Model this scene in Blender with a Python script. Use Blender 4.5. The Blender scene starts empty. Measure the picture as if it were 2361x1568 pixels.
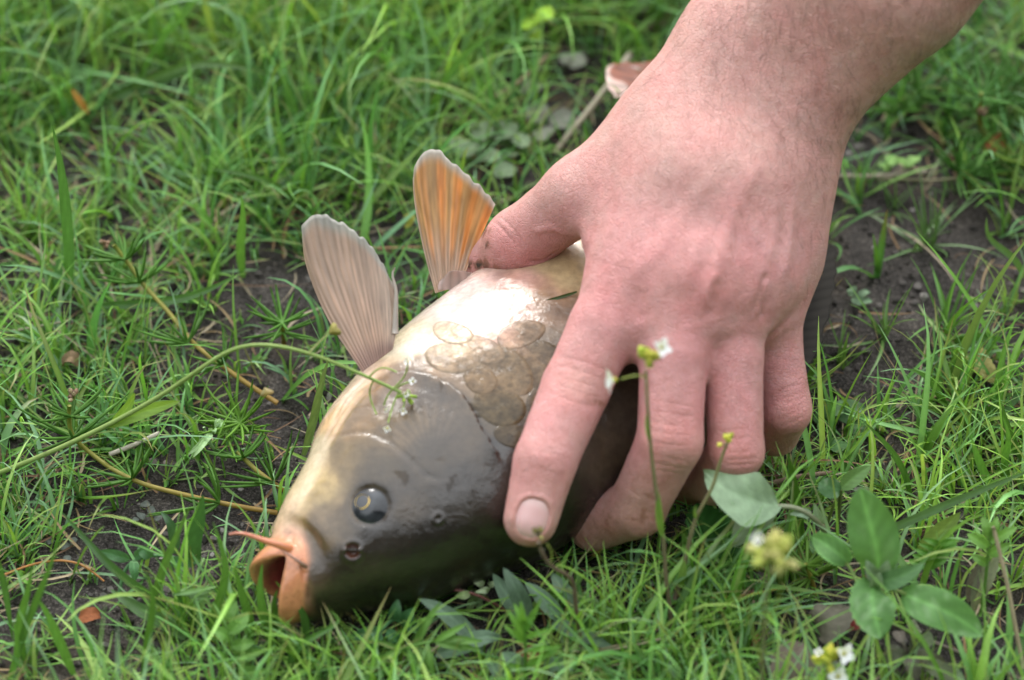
import bpy, bmesh, math, random
import numpy as np
from mathutils import Vector
from mathutils.bvhtree import BVHTree

random.seed(7)
rng = np.random.default_rng(7)
scene = bpy.context.scene
COL = scene.collection
CM = 0.01                                     # everything below is worked out in centimetres

# ------------------------------------------------------------------ camera
PITCH = math.radians(42.0)
DIST = 140.0
TARGET = np.array([0.0, 0.0, 3.0])
HALF_W = 16.0                                 # half of the picture's width at the target, cm
FWD = np.array([0.0, math.cos(PITCH), -math.sin(PITCH)])
RIGHT = np.array([1.0, 0.0, 0.0])
UP = np.array([0.0, math.sin(PITCH), math.cos(PITCH)])
EYE = TARGET - FWD * DIST
cam_data = bpy.data.cameras.new("camera")
cam = bpy.data.objects.new("camera", cam_data)
COL.objects.link(cam)
cam.location = Vector(EYE * CM)
cam.rotation_euler = (math.pi / 2 - PITCH, 0, 0)
cam_data.sensor_width = 36.0
cam_data.lens = 18.0 * DIST / HALF_W
cam_data.clip_start = 0.05
cam_data.clip_end = 500.0
cam_data.dof.use_dof = True
cam_data.dof.focus_distance = 1.385
cam_data.dof.aperture_fstop = 7.5
scene.camera = cam

# ------------------------------------------------------------------ world, sun, exposure
SUN_EL, SUN_AZ = math.radians(40), math.radians(-9)      # azimuth measured from +Y towards +X
world = bpy.data.worlds.new("World")
scene.world = world
world.use_nodes = True
wn = world.node_tree
wn.nodes.clear()
w_out = wn.nodes.new("ShaderNodeOutputWorld")
w_bg = wn.nodes.new("ShaderNodeBackground")
w_sky = wn.nodes.new("ShaderNodeTexSky")
w_sky.sky_type = 'NISHITA'
w_sky.sun_disc = False
w_sky.sun_elevation = SUN_EL
w_sky.sun_rotation = SUN_AZ
w_sky.air_density = 1.0
w_sky.dust_density = 4.0
w_mix = wn.nodes.new("ShaderNodeMix")         # thin overcast: the blue sky is mostly veiled in cloud
w_mix.data_type = 'RGBA'
w_mix.inputs[0].default_value = 0.8
w_geo = wn.nodes.new("ShaderNodeTexCoord")    # an overcast sky is three times as bright overhead as at the horizon
w_sep = wn.nodes.new("ShaderNodeSeparateXYZ")
wn.links.new(w_geo.outputs["Generated"], w_sep.inputs[0])
w_lum = wn.nodes.new("ShaderNodeMath"); w_lum.operation = 'MULTIPLY_ADD'; w_lum.use_clamp = True
w_lum.inputs[1].default_value = .6667; w_lum.inputs[2].default_value = .3333
wn.links.new(w_sep.outputs[2], w_lum.inputs[0])
w_cloud = wn.nodes.new("ShaderNodeVectorMath"); w_cloud.operation = 'SCALE'
w_cloud.inputs[0].default_value = (10.6, 10.9, 11.2)
wn.links.new(w_lum.outputs[0], w_cloud.inputs["Scale"])
wn.links.new(w_cloud.outputs[0], w_mix.inputs[7])
wn.links.new(w_sky.outputs[0], w_mix.inputs[6])
wn.links.new(w_mix.outputs[2], w_bg.inputs[0])
w_bg.inputs[1].default_value = 0.13
wn.links.new(w_bg.outputs[0], w_out.inputs[0])
sun_data = bpy.data.lights.new("sun", 'SUN')
sun_data.energy = 1.0
sun_data.angle = math.radians(14)
sun_data.color = (1.0, 0.975, 0.94)
sun = bpy.data.objects.new("sun", sun_data)
COL.objects.link(sun)
sd = Vector((math.sin(SUN_AZ) * math.cos(SUN_EL), math.cos(SUN_AZ) * math.cos(SUN_EL), math.sin(SUN_EL)))
sun.rotation_euler = sd.to_track_quat('Z', 'Y').to_euler()
sun.location = sd * 3
scene.view_settings.view_transform = 'Standard'
scene.view_settings.look = 'None'
scene.view_settings.gamma = 1.0
scene.view_settings.exposure = 1.2
scene.view_settings.use_curve_mapping = False
scene.cycles.use_denoising = True
scene.cycles.max_bounces = 8
scene.cycles.transparent_max_bounces = 12

# ------------------------------------------------------------------ picking points in the place
PXW, PXH = 2361.0, 1568.0                     # the photograph was measured at this size


def ray(x, y):
    k = (HALF_W / DIST) / (PXW / 2)
    return FWD + RIGHT * ((x - PXW / 2) * k) + UP * (-(y - PXH / 2) * k)


def at(x, y, z=0.0):
    """point of the place at height z (cm) that stands behind measured point x, y"""
    d = ray(x, y)
    return EYE + d * ((z - EYE[2]) / d[2])


def on_plane(x, y, p0, n):
    d = ray(x, y)
    return EYE + d * (np.dot(p0 - EYE, n) / np.dot(d, n))


def project(P):
    q = np.asarray(P) - EYE
    dep = q @ FWD
    k = (HALF_W / DIST) / (PXW / 2)
    return np.stack([(q @ RIGHT) / dep / k + PXW / 2, -(q @ UP) / dep / k + PXH / 2, dep], -1)


def unit(v):
    v = np.asarray(v, float)
    return v / (np.linalg.norm(v, axis=-1, keepdims=True) + 1e-12)


def spline(t, pts, n):
    """natural cubic spline through pts at knots t, sampled at the values n"""
    t = np.asarray(t, float); y = np.asarray(pts, float)
    flat = y.ndim == 1
    if flat:
        y = y[:, None]
    m = len(t); h = np.diff(t)
    A = np.eye(m); R = np.zeros_like(y)
    for i in range(1, m - 1):
        A[i, i - 1:i + 2] = h[i - 1], 2 * (h[i - 1] + h[i]), h[i]
        R[i] = 6 * ((y[i + 1] - y[i]) / h[i] - (y[i] - y[i - 1]) / h[i - 1])
    M = np.linalg.solve(A, R)
    n = np.clip(np.asarray(n, float), t[0], t[-1])
    i = np.clip(np.searchsorted(t, n) - 1, 0, m - 2)
    a = ((t[i + 1] - n) / h[i])[:, None]; b = ((n - t[i]) / h[i])[:, None]; hh = h[i][:, None]
    o = a * y[i] + b * y[i + 1] + ((a ** 3 - a) * M[i] + (b ** 3 - b) * M[i + 1]) * hh ** 2 / 6
    return o[:, 0] if flat else o


def curve(pts, n):
    """smooth curve through 3-D points, n samples at even arc length"""
    pts = np.asarray(pts, float)
    t = np.concatenate([[0], np.cumsum(np.linalg.norm(np.diff(pts, axis=0), axis=1))])
    f = spline(t, pts, np.linspace(0, t[-1], max(n * 4, 40)))
    s = np.concatenate([[0], np.cumsum(np.linalg.norm(np.diff(f, axis=0), axis=1))])
    q = np.linspace(0, s[-1], n)
    return np.stack([np.interp(q, s, f[:, k]) for k in range(3)], -1)


# ------------------------------------------------------------------ noise
_L2 = rng.random((128, 128)).astype(np.float32)
_L3 = rng.random((48, 48, 48)).astype(np.float32)


def noise2(x, y, f=1.0):
    x = np.asarray(x) * f + 1000.37; y = np.asarray(y) * f + 1000.71
    i = np.floor(x).astype(int); j = np.floor(y).astype(int)
    u = x - i; v = y - j
    u = u * u * (3 - 2 * u); v = v * v * (3 - 2 * v)
    g = lambda a, b: _L2[a % 128, b % 128]
    return (g(i, j) * (1 - u) + g(i + 1, j) * u) * (1 - v) + (g(i, j + 1) * (1 - u) + g(i + 1, j + 1) * u) * v


def noise3(P, f=1.0):
    P = np.asarray(P) * f + 200.37
    I = np.floor(P).astype(int); F = P - I
    F = F * F * (3 - 2 * F); I %= 48; J = (I + 1) % 48
    r = 0
    for a in (0, 1):
        for b in (0, 1):
            for c in (0, 1):
                w = (F[..., 0] if a else 1 - F[..., 0]) * (F[..., 1] if b else 1 - F[..., 1]) * (F[..., 2] if c else 1 - F[..., 2])
                r = r + w * _L3[(J if a else I)[..., 0], (J if b else I)[..., 1], (J if c else I)[..., 2]]
    return r


def fbm2(x, y, f, o=4):
    return sum(noise2(x + 17 * k, y - 9 * k, f * 2 ** k) * .5 ** k for k in range(o)) / sum(.5 ** k for k in range(o))


def fbm3(P, f, o=3):
    return sum(noise3(P + 7.3 * k, f * 2 ** k) * .5 ** k for k in range(o)) / sum(.5 ** k for k in range(o))


def smooth(a, b, x):
    t = np.clip((np.asarray(x, float) - a) / (b - a), 0, 1)
    return t * t * (3 - 2 * t)


# ------------------------------------------------------------------ objects
def tag(o, label=None, cat=None, group=None, kind=None):
    for k, v in (("label", label), ("category", cat), ("group", group), ("kind", kind)):
        if v:
            o[k] = v
    return o


def empty(name, loc, label=None, cat=None, group=None):
    o = bpy.data.objects.new(name, None)
    o.empty_display_size = 0.01
    o.location = Vector(np.asarray(loc) * CM)
    COL.objects.link(o)
    return tag(o, label, cat, group)


def mesh_data(name, V, F, colors=None, smooth_shade=True, attrs=None):
    """V in cm (N,3); F an (M,3)/(M,4) array or a list of such arrays"""
    me = bpy.data.meshes.new(name)
    V = np.asarray(V, np.float32) * CM
    Fs = F if isinstance(F, (list, tuple)) else [F]
    Fs = [np.asarray(f, np.int32) for f in Fs if len(f)]
    loops = np.concatenate([f.ravel() for f in Fs])
    sizes = np.concatenate([np.full(len(f), f.shape[1], np.int32) for f in Fs])
    starts = np.concatenate([[0], np.cumsum(sizes)[:-1]]).astype(np.int32)
    me.vertices.add(len(V)); me.vertices.foreach_set("co", V.ravel())
    me.loops.add(len(loops)); me.loops.foreach_set("vertex_index", loops)
    me.polygons.add(len(sizes)); me.polygons.foreach_set("loop_start", starts)
    me.polygons.foreach_set("loop_total", sizes)
    me.polygons.foreach_set("use_smooth", np.full(len(sizes), bool(smooth_shade)))
    me.update(calc_edges=True)
    me.validate()
    if colors is not None:
        c = np.asarray(colors, np.float32)
        if c.shape[1] == 3:
            c = np.concatenate([c, np.ones((len(c), 1), np.float32)], 1)
        a = me.color_attributes.new("tint", 'FLOAT_COLOR', 'POINT')
        a.data.foreach_set("color", c.ravel())
    for k, v in (attrs or {}).items():
        a = me.attributes.new(k, 'FLOAT', 'POINT')
        a.data.foreach_set("value", np.asarray(v, np.float32))
    return me


def link(name, me, m, parent=None, origin=None):
    """one mesh object; the vertices are in place coordinates, the origin is moved to `origin` (cm)"""
    o = bpy.data.objects.new(name, me)
    COL.objects.link(o)
    if m is not None and not me.materials:
        me.materials.append(m)
    base = np.zeros(3)
    if parent is not None:
        o.parent = parent
        p = parent
        while p is not None:
            base += np.array(p.location)
            p = p.parent
    org = base if origin is None else np.asarray(origin) * CM
    if np.abs(org).max() > 0:
        n = len(me.vertices)
        co = np.empty(n * 3, np.float32); me.vertices.foreach_get("co", co)
        co = co.reshape(-1, 3) - org.astype(np.float32)
        me.vertices.foreach_set("co", co.ravel()); me.update()
    o.location = Vector(org - base)
    return o


def grid_faces(nu, nv, close_u=False, close_v=False, off=0):
    iu = np.arange(nu if close_u else nu - 1); iv = np.arange(nv if close_v else nv - 1)
    a, b = np.meshgrid(iu, iv, indexing='ij')
    a2 = (a + 1) % nu; b2 = (b + 1) % nv
    return off + np.stack([a * nv + b, a2 * nv + b, a2 * nv + b2, a * nv + b2], -1).reshape(-1, 4)


def vnormals(V, F):
    n = np.zeros_like(V)
    a, b, c = V[F[:, 0]], V[F[:, 1]], V[F[:, 2]]
    fn = np.cross(b - a, c - a)
    if F.shape[1] == 4:
        fn = np.cross(c - a, V[F[:, 3]] - b)
    for k in range(F.shape[1]):
        np.add.at(n, F[:, k], fn)
    return unit(n)


def tube(path, radii, nseg=6, cap=True):
    """closed tapered tube along a path -> V, quads"""
    path = np.asarray(path, float); n = len(path)
    radii = np.broadcast_to(np.asarray(radii, float), (n,))
    T = unit(np.gradient(path, axis=0))
    ref = np.array([0.31, 0.17, 0.93])
    S = unit(np.cross(T, ref)); B = np.cross(T, S)
    a = np.linspace(0, 2 * np.pi, nseg, endpoint=False)
    V = path[:, None] + radii[:, None, None] * (np.cos(a)[None, :, None] * S[:, None] + np.sin(a)[None, :, None] * B[:, None])
    V = V.reshape(-1, 3)
    F = grid_faces(n, nseg, close_v=True)
    if cap:
        V = np.concatenate([V, path[:1], path[-1:]])
        k = n * nseg; i = np.arange(nseg); j = (i + 1) % nseg
        F = [F, np.stack([j, i, np.full(nseg, k)], -1), np.stack([(n - 1) * nseg + i, (n - 1) * nseg + j, np.full(nseg, k + 1)], -1)]
    else:
        F = [F]
    return V, F


class Build:
    """collects shapes into one mesh"""
    def __init__(self):
        self.V, self.F3, self.F4, self.C, self.n = [], [], [], [], 0

    def add(self, V, F, color=None):
        Fs = F if isinstance(F, (list, tuple)) else [F]
        for f in Fs:
            f = np.asarray(f)
            (self.F3 if f.shape[1] == 3 else self.F4).append(f + self.n)
        self.V.append(np.asarray(V, float)); self.n += len(V)
        c = np.ones((len(V), 3)) if color is None else np.broadcast_to(np.asarray(color, float), (len(V), 3))
        self.C.append(c)

    def data(self, name, smooth_shade=True):
        F = []
        if self.F3:
            F.append(np.concatenate(self.F3))
        if self.F4:
            F.append(np.concatenate(self.F4))
        return mesh_data(name, np.concatenate(self.V), F, np.concatenate(self.C), smooth_shade)


# ------------------------------------------------------------------ materials
class Nodes:
    def __init__(self, name):
        self.m = bpy.data.materials.new(name); self.m.use_nodes = True
        self.t = self.m.node_tree; self.t.nodes.clear()
        self.out = self.t.nodes.new("ShaderNodeOutputMaterial")

    def n(self, kind, ins=None, **props):
        nd = self.t.nodes.new(kind)
        for k, v in props.items():
            setattr(nd, k, v)
        for k, v in (ins or {}).items():
            s = nd.inputs[k]
            if isinstance(v, bpy.types.NodeSocket):
                self.t.links.new(v, s)
            else:
                s.default_value = v
        return nd

    def attr(self, name):
        return self.n("ShaderNodeAttribute", attribute_name=name)

    def noise(self, scale, detail=4, rough=.55, vec=None, dist=0.0):
        nd = self.n("ShaderNodeTexNoise", {"Scale": scale, "Detail": detail, "Roughness": rough, "Distortion": dist})
        if vec is not None:
            self.t.links.new(vec, nd.inputs["Vector"])
        return nd.outputs["Fac"]

    def coord(self):
        return self.n("ShaderNodeTexCoord").outputs["Object"]

    def ramp(self, fac, stops):
        node = self.n("ShaderNodeValToRGB", {0: fac})
        nd = node.color_ramp.elements
        while len(nd) < len(stops):
            nd.new(.5)
        for e, (p, c) in zip(nd, stops):
            e.position = p
            e.color = (*c, 1) if len(c) == 3 else c
        return node.outputs[0]

    def math(self, op, a, b=0.0, clamp=False):
        return self.n("ShaderNodeMath", {0: a, 1: b}, operation=op, use_clamp=clamp).outputs[0]

    def mixc(self, fac, a, b, mode='MIX'):
        return self.n("ShaderNodeMix", {0: fac, 6: a, 7: b}, data_type='RGBA', blend_type=mode).outputs[2]

    def bump(self, h, strength=.3, dist=.001, normal=None):
        ins = {"Height": h, "Strength": strength, "Distance": dist}
        if normal is not None:
            ins["Normal"] = normal
        return self.n("ShaderNodeBump", ins).outputs[0]

    def principled(self, **k):
        names = {"color": "Base Color", "rough": "Roughness", "spec": "Specular IOR Level", "normal": "Normal", "sss": "Subsurface Weight",
                 "sss_r": "Subsurface Radius", "sss_s": "Subsurface Scale", "coat": "Coat Weight", "coat_r": "Coat Roughness", "coat_n": "Coat Normal", "coat_ior": "Coat IOR",
                 "alpha": "Alpha", "trans": "Transmission Weight", "ior": "IOR", "sheen": "Sheen Weight", "metal": "Metallic"}
        return self.n("ShaderNodeBsdfPrincipled", {names[a]: b for a, b in k.items()}).outputs[0]

    def done(self, shader):
        self.t.links.new(shader, self.out.inputs[0])
        return self.m


def rgb(*c):
    return (*c, 1.0)


def leaf_material(name, transl=.35, rough=.45, spec=.35, mottled=.25, bump=.0, gain=1.0):
    N = Nodes(name)
    col = N.attr("tint").outputs["Color"]
    nz = N.noise(350, 3, .6, N.coord())
    k = N.math('ADD', N.math('MULTIPLY', nz, 2 * mottled), (1 - mottled) * gain)
    col = N.mixc(1.0, col, N.n("ShaderNodeCombineColor", {0: k, 1: k, 2: k}).outputs[0], 'MULTIPLY')
    extra = {}
    if bump:
        extra["normal"] = N.bump(N.noise(900, 3, .6, N.coord()), bump, .0006)
    p = N.principled(color=col, rough=rough, spec=spec, **extra)
    tr = N.n("ShaderNodeBsdfTranslucent", {0: N.mixc(1.0, col, rgb(1.0, 1.0, .55), 'MULTIPLY')}).outputs[0]
    return N.done(N.n("ShaderNodeMixShader", {0: transl, 1: p, 2: tr}).outputs[0])

# ================================================================== the carp
# stations behind the lips: measured middle of the body, its height, half depth (belly to back), half thickness
FISH = [
    (664, 1342, 1.95, 1.24, 1.52),
    (702, 1319, 2.05, 1.60, 1.70),
    (777, 1264, 2.35, 2.28, 2.02),
    (858, 1207, 2.65, 2.98, 2.38),
    (950, 1130, 3.00, 3.62, 2.70),
    (1055, 1053, 3.15, 4.12, 2.92),
    (1198, 945, 3.25, 4.38, 3.02),
    (1352, 838, 3.30, 4.55, 3.10),
    (1495, 705, 3.25, 4.40, 3.00),
    (1610, 545, 3.05, 3.75, 2.65),
    (1670, 400, 2.70, 2.75, 2.10),
    (1665, 285, 2.30, 1.85, 1.50),
    (1630, 215, 2.05, 1.55, 1.05),
]
TILT = math.radians(10)                       # the back leans to the ground


def fish_frames(ctr):
    T = unit(np.gradient(ctr, axis=0))
    hor = unit(np.stack([T[:, 1], -T[:, 0], np.zeros(len(T))], -1))
    upv = unit(np.cross(hor, T)); upv *= np.sign(upv[:, 2:3])
    B = hor * math.cos(TILT) - upv * math.sin(TILT)
    N = hor * math.sin(TILT) + upv * math.cos(TILT)
    return T, B, N


_c = np.array([at(x, y, z) for x, y, z, a, t in FISH])
_s = np.concatenate([[0], np.cumsum(np.linalg.norm(np.diff(_c, axis=0), axis=1))])
SL = _s[-1]
NB, NP = 430, 340
_q = np.linspace(0, 1, NB) ** 1.25 * SL
ctr = spline(_s, _c, _q)
half_a = spline(_s, [f[3] for f in FISH], _q)
half_t = spline(_s, [f[4] for f in FISH], _q)
T, B, N = fish_frames(ctr)
for k in range(12):                            # steady the frames at the snout
    T[0], B[0], N[0] = T[3], B[3], N[3]
# the mouth: from deep inside, out over the lips, back to the first station (distance along the head, half depth, half width)
LIPS = np.array([(3.0, .10, .3), (2.2, .40, .8), (1.3, .46, 1.1), (.55, .50, 1.24), (0, .53, 1.3), (-.42, .61, 1.34), (-.68, .80, 1.38), (-.76, .95, 1.42),
                 (-.58, 1.05, 1.48), (-.32, 1.13, 1.52), (-.1, 1.15, 1.5)])
NL = 70
lp = spline(np.linspace(0, 1, len(LIPS)), LIPS, np.linspace(0, 1, NL))
ph = np.linspace(0, 2 * np.pi, NP, endpoint=False)
cph, sph = np.cos(ph), np.sin(ph)


def ring(c, b, n, a, t, e1=.92, e2=.88):
    cx = np.sign(cph) * np.abs(cph) ** e1; sx = np.sign(sph) * np.abs(sph) ** e2
    return c + b * (a * cx)[:, None] + n * (t * sx)[:, None]


rows, srow = [], []
for q, a, t in lp:
    # the upper lip overhangs a little; the corners of the mouth sit further back than its middle
    c0 = ctr[0] + T[0] * q
    R = ring(c0, B[0], N[0], a, t, 1.0 + .8 * smooth(1.1, .75, a), 1.0)
    w = smooth(1.6, -.6, q)
    R = R + T[0] * (np.abs(sph)[:, None] ** 2.6 * .8 * w) - T[0] * ((cph[:, None] > 0) * cph[:, None] ** 2 * .12 * w)
    rows.append(R); srow.append(q - 1.2 if q < 0 else -1.2 - q)
for i in range(NB):
    R = ring(ctr[i], B[i], N[i], half_a[i], half_t[i])
    w = smooth(1.6, 0, _q[i])
    R = R + T[i] * (np.abs(sph)[:, None] ** 2.6 * .8 * w) - T[i] * ((cph[:, None] > 0) * cph[:, None] ** 2 * .12 * w)
    rows.append(R); srow.append(_q[i])
FV = np.array(rows)                            # rows x NP x 3
NR = len(FV)
FF = grid_faces(NR, NP, close_v=True)
FS = np.repeat(np.array(srow)[:, None], NP, 1).ravel()
FPH = np.repeat(ph[None], NR, 0).ravel()
IN_MOUTH = np.repeat((np.arange(NR) < 34)[:, None], NP, 1).ravel()
FV = FV.reshape(-1, 3)
FC, FSN = np.cos(FPH), np.sin(FPH)
# the tail end is closed by the peduncle's last ring
tail_c = FV[-NP:].mean(0)
FV = np.concatenate([FV, tail_c[None]])
i_ = np.arange(NP)
FCAP = np.stack([(NR - 1) * NP + i_, (NR - 1) * NP + (i_ + 1) % NP, np.full(NP, NR * NP)], -1)
FS = np.append(FS, SL); FC = np.append(FC, 0); FSN = np.append(FSN, 0); IN_MOUTH = np.append(IN_MOUTH, False)
# it lies on the ground: the under side is pressed flat
FV[:, 2] = np.where(FV[:, 2] < .25, .25 - .35 * (1 - np.exp(-(.25 - FV[:, 2]) / .35)) * .7, FV[:, 2])


def bvh_of(V, F4):
    return BVHTree.FromPolygons([tuple(v) for v in V], [tuple(int(i) for i in f) for f in F4])


_sub = FV[:NR * NP].reshape(NR, NP, 3)[::3, ::2]
_sf = grid_faces(_sub.shape[0], _sub.shape[1], close_v=True)
fish_bvh = bvh_of(_sub.reshape(-1, 3), _sf)


def pick(x, y, bvh=None, fallback=4.0):
    h = (bvh or fish_bvh).ray_cast(Vector(EYE), Vector(unit(ray(x, y))))
    return np.array(h[0]) if h[0] is not None else at(x, y, fallback)


def pick_n(x, y, bvh=None):
    h = (bvh or fish_bvh).ray_cast(Vector(EYE), Vector(unit(ray(x, y))))
    if h[0] is None:
        return at(x, y, 4.0), -FWD
    n = np.array(h[1])
    return np.array(h[0]), n if n @ FWD < 0 else -n


def fish_distance(p):
    loc, nrm, i, d = fish_bvh.find_nearest(Vector(p))
    v = np.array(p) - np.array(loc)
    n = np.array(nrm)
    k = int(np.argmin(np.linalg.norm(ctr - np.array(loc), axis=1)))
    if n @ (np.array(loc) - ctr[k]) < 0:
        n = -n
    return d * (1 if v @ n > 0 else -1)


def rest_on_fish(x, y, r, push=.1):
    """slide from the camera's side until a ball of radius r touches the fish"""
    d = unit(ray(x, y)); lo, hi = DIST - 22, DIST + 6
    t = lo
    while t < hi:
        g = fish_distance(EYE + d * t) - (r - push)
        if g < .01 or (EYE + d * t)[2] < r * .8:
            break
        t += max(min(g * .5, .5), .02)
    return EYE + d * t


def polyline_dist(V, P):
    """distance of every vertex to a 3-D polyline, nearest point, and place along it (0..1)"""
    best = np.full(len(V), 1e9); near = np.zeros_like(V); par = np.zeros(len(V))
    for k in range(len(P) - 1):
        a, b = P[k], P[k + 1]
        t = np.clip(((V - a) @ (b - a)) / max((b - a) @ (b - a), 1e-9), 0, 1)
        q = a + t[:, None] * (b - a)
        d = np.linalg.norm(V - q, axis=1)
        m = d < best
        best[m] = d[m]; near[m] = q[m]; par[m] = (k + t[m]) / (len(P) - 1)
    return best, near, par


def picks(pts, n=40):
    p = np.asarray(pts, float)
    t = np.concatenate([[0], np.cumsum(np.linalg.norm(np.diff(p, axis=0), axis=1))])
    f = spline(t, p, np.linspace(0, t[-1], n))
    return np.array([pick(x, y) for x, y in f])

# ================================================================== the hand: a distance field of blended bones, skinned with surface nets
class Field:
    def __init__(self, lo, hi, h):
        self.lo = np.array(lo, float); self.h = h
        self.n = np.ceil((np.array(hi) - self.lo) / h).astype(int) + 1
        self.f = np.full(self.n, 4.0, np.float32)

    def box(self, lo, hi):
        a = np.clip(np.floor((lo - self.lo) / self.h).astype(int), 0, self.n)
        b = np.clip(np.ceil((hi - self.lo) / self.h).astype(int) + 1, 0, self.n)
        sl = tuple(slice(i, j) for i, j in zip(a, b))
        ax = [(self.lo[k] + self.h * np.arange(a[k], b[k])).astype(np.float32) for k in range(3)]
        return sl, ax[0][:, None, None], ax[1][None, :, None], ax[2][None, None, :]

    def bone(self, p, r1, q, r2, k=.6, margin=1.5, flat=None):
        """tapered bone p-q; flat=(axis, factor) squeezes it along a direction"""
        p = np.asarray(p, float); q = np.asarray(q, float)
        m = max(r1, r2) + margin
        sl, X, Y, Z = self.box(np.minimum(p, q) - m, np.maximum(p, q) + m)
        d = q - p; L = max(d @ d, 1e-9)
        t = np.clip(((X - p[0]) * d[0] + (Y - p[1]) * d[1] + (Z - p[2]) * d[2]) / L, 0, 1)
        ex, ey, ez = X - p[0] - t * d[0], Y - p[1] - t * d[1], Z - p[2] - t * d[2]
        dd = ex * ex + ey * ey + ez * ez
        if flat is not None:
            ax, fac = unit(flat[0]), flat[1]
            c = ex * ax[0] + ey * ax[1] + ez * ax[2]
            dd = dd + c * c * (fac * fac - 1)
        g = np.sqrt(dd) - (r1 + (r2 - r1) * t)
        f = self.f[sl]
        hh = np.maximum(k - np.abs(f - g), 0) / k
        self.f[sl] = np.minimum(f, g) - hh * hh * k * .25

    def mesh(self):
        f = self.f; s = f < 0
        n = f.shape
        cnt = np.zeros([i - 1 for i in n], np.int8)
        c8 = [(i, j, k) for i in (0, 1) for j in (0, 1) for k in (0, 1)]
        view = lambda a, o: a[o[0]:n[0] - 1 + o[0], o[1]:n[1] - 1 + o[1], o[2]:n[2] - 1 + o[2]]
        for o in c8:
            cnt += view(s, o)
        act = np.argwhere((cnt > 0) & (cnt < 8))
        idx = np.full(cnt.shape, -1, np.int32)
        idx[tuple(act.T)] = np.arange(len(act))
        acc = np.zeros((len(act), 3)); num = np.zeros(len(act))
        for i, o in enumerate(c8):
            for ax in range(3):
                if o[ax] == 0:
                    o2 = list(o); o2[ax] = 1
                    A = f[tuple((act + o).T)]; Bv = f[tuple((act + o2).T)]
                    x = (A < 0) != (Bv < 0)
                    t = A[x] / (A[x] - Bv[x])
                    P = np.repeat(np.array(o, float)[None], x.sum(), 0); P[:, ax] = t
                    acc[x] += P; num[x] += 1
        V = self.lo + self.h * (act + acc / num[:, None])
        quads = []
        for ax in range(3):
            e = [slice(None)] * 3; e2 = [slice(None)] * 3
            e[ax] = slice(0, -1); e2[ax] = slice(1, None)
            A, Bv = s[tuple(e)], s[tuple(e2)]
            for sign in (True, False):
                pts = np.argwhere((A != Bv) & (A == sign))
                u, v = (ax + 1) % 3, (ax + 2) % 3
                pts = pts[(pts[:, u] > 0) & (pts[:, v] > 0) & (pts[:, u] < n[u] - 1) & (pts[:, v] < n[v] - 1)]
                du = np.zeros(3, int); du[u] = 1; dv = np.zeros(3, int); dv[v] = 1
                q = [idx[tuple((pts - a * du - b * dv).T)] for a, b in ((0, 0), (1, 0), (1, 1), (0, 1))]
                quads.append(np.stack(q if sign else q[::-1], -1))
        F = np.concatenate(quads)
        return V, F[(F >= 0).all(1)]


def relax(V, F, n=4, w=.5):
    E = np.concatenate([F[:, [0, 1]], F[:, [1, 2]], F[:, [2, 3]], F[:, [3, 0]]])
    deg = np.bincount(E.ravel(), minlength=len(V)).astype(float)
    for _ in range(n):
        s = np.stack([np.bincount(E[:, 0], V[E[:, 1], k], len(V)) + np.bincount(E[:, 1], V[E[:, 0], k], len(V)) for k in range(3)], -1)
        V = V * (1 - w) + w * s / deg[:, None]
    return V


def subdivide(V, F):
    """one Catmull-Clark step on quads (closed mesh)"""
    m = len(F); nv = len(V)
    fp = V[F].mean(1)
    E = np.concatenate([F[:, [0, 1]], F[:, [1, 2]], F[:, [2, 3]], F[:, [3, 0]]])
    Es = np.sort(E, 1)
    key, inv = np.unique(Es[:, 0].astype(np.int64) * nv + Es[:, 1], return_inverse=True)
    ne = len(key)
    ev = np.stack([key // nv, key % nv], -1)
    mid = V[ev].mean(1)
    fsum = np.zeros((ne, 3)); fc = np.bincount(inv, minlength=ne)
    fid = np.tile(np.arange(m), 4)
    for k in range(3):
        fsum[:, k] = np.bincount(inv, fp[fid, k], ne)
    ep = np.where((fc == 2)[:, None], (mid * 2 + fsum) / 4, mid)
    deg = np.bincount(ev.ravel(), minlength=nv).astype(float)
    R = np.stack([np.bincount(ev[:, 0], mid[:, k], nv) + np.bincount(ev[:, 1], mid[:, k], nv) for k in range(3)], -1) / deg[:, None]
    vf = np.bincount(F.ravel(), minlength=nv).astype(float)
    Q = np.stack([np.bincount(F.ravel(), np.repeat(fp[:, k], 4), nv) for k in range(3)], -1) / vf[:, None]
    nn = deg[:, None]
    nV = (Q + 2 * R + (nn - 3) * V) / nn
    e = inv.reshape(4, m)
    fi = nv + ne + np.arange(m)
    out = [np.stack([F[:, k], nv + e[k], fi, nv + e[(k + 3) % 4]], -1) for k in range(4)]
    return np.concatenate([nV, ep, fp]), np.concatenate(out)


# joints: measured point and height, or resting on the fish
J = {}
J['wrist'] = at(1772, 165, 11.8)
J['arm'] = at(2012, -92, 15.4)
adir = unit(J['arm'] - J['wrist'])
J['elbow'] = J['arm'] + adir * 17
lat = unit(np.cross(adir, np.cross(-FWD, adir)) * 0 + np.cross(-FWD, adir))   # across the arm, as seen from the front
if lat @ RIGHT < 0:
    lat = -lat
back = unit(np.cross(adir, lat)); back *= np.sign(back @ -FWD)
J['i0'] = at(1432, 668, 8.2); J['m0'] = at(1560, 695, 8.2); J['r0'] = at(1686, 690, 7.8); J['p0'] = at(1768, 675, 6.9)
J['i1'] = rest_on_fish(1328, 892, 1.06, .15)
J['i2'] = rest_on_fish(1257, 1065, .97, .15)
J['i3'] = rest_on_fish(1223, 1198, .88, .12)
J['m1'] = at(1545, 1015, 5.5); J['m2'] = at(1470, 1170, 3.0); J['m3'] = at(1368, 1212, 1.7)
J['r1'] = at(1697, 1042, 4.6); J['r2'] = at(1648, 1105, 2.7); J['r3'] = at(1575, 1112, 1.6)
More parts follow.
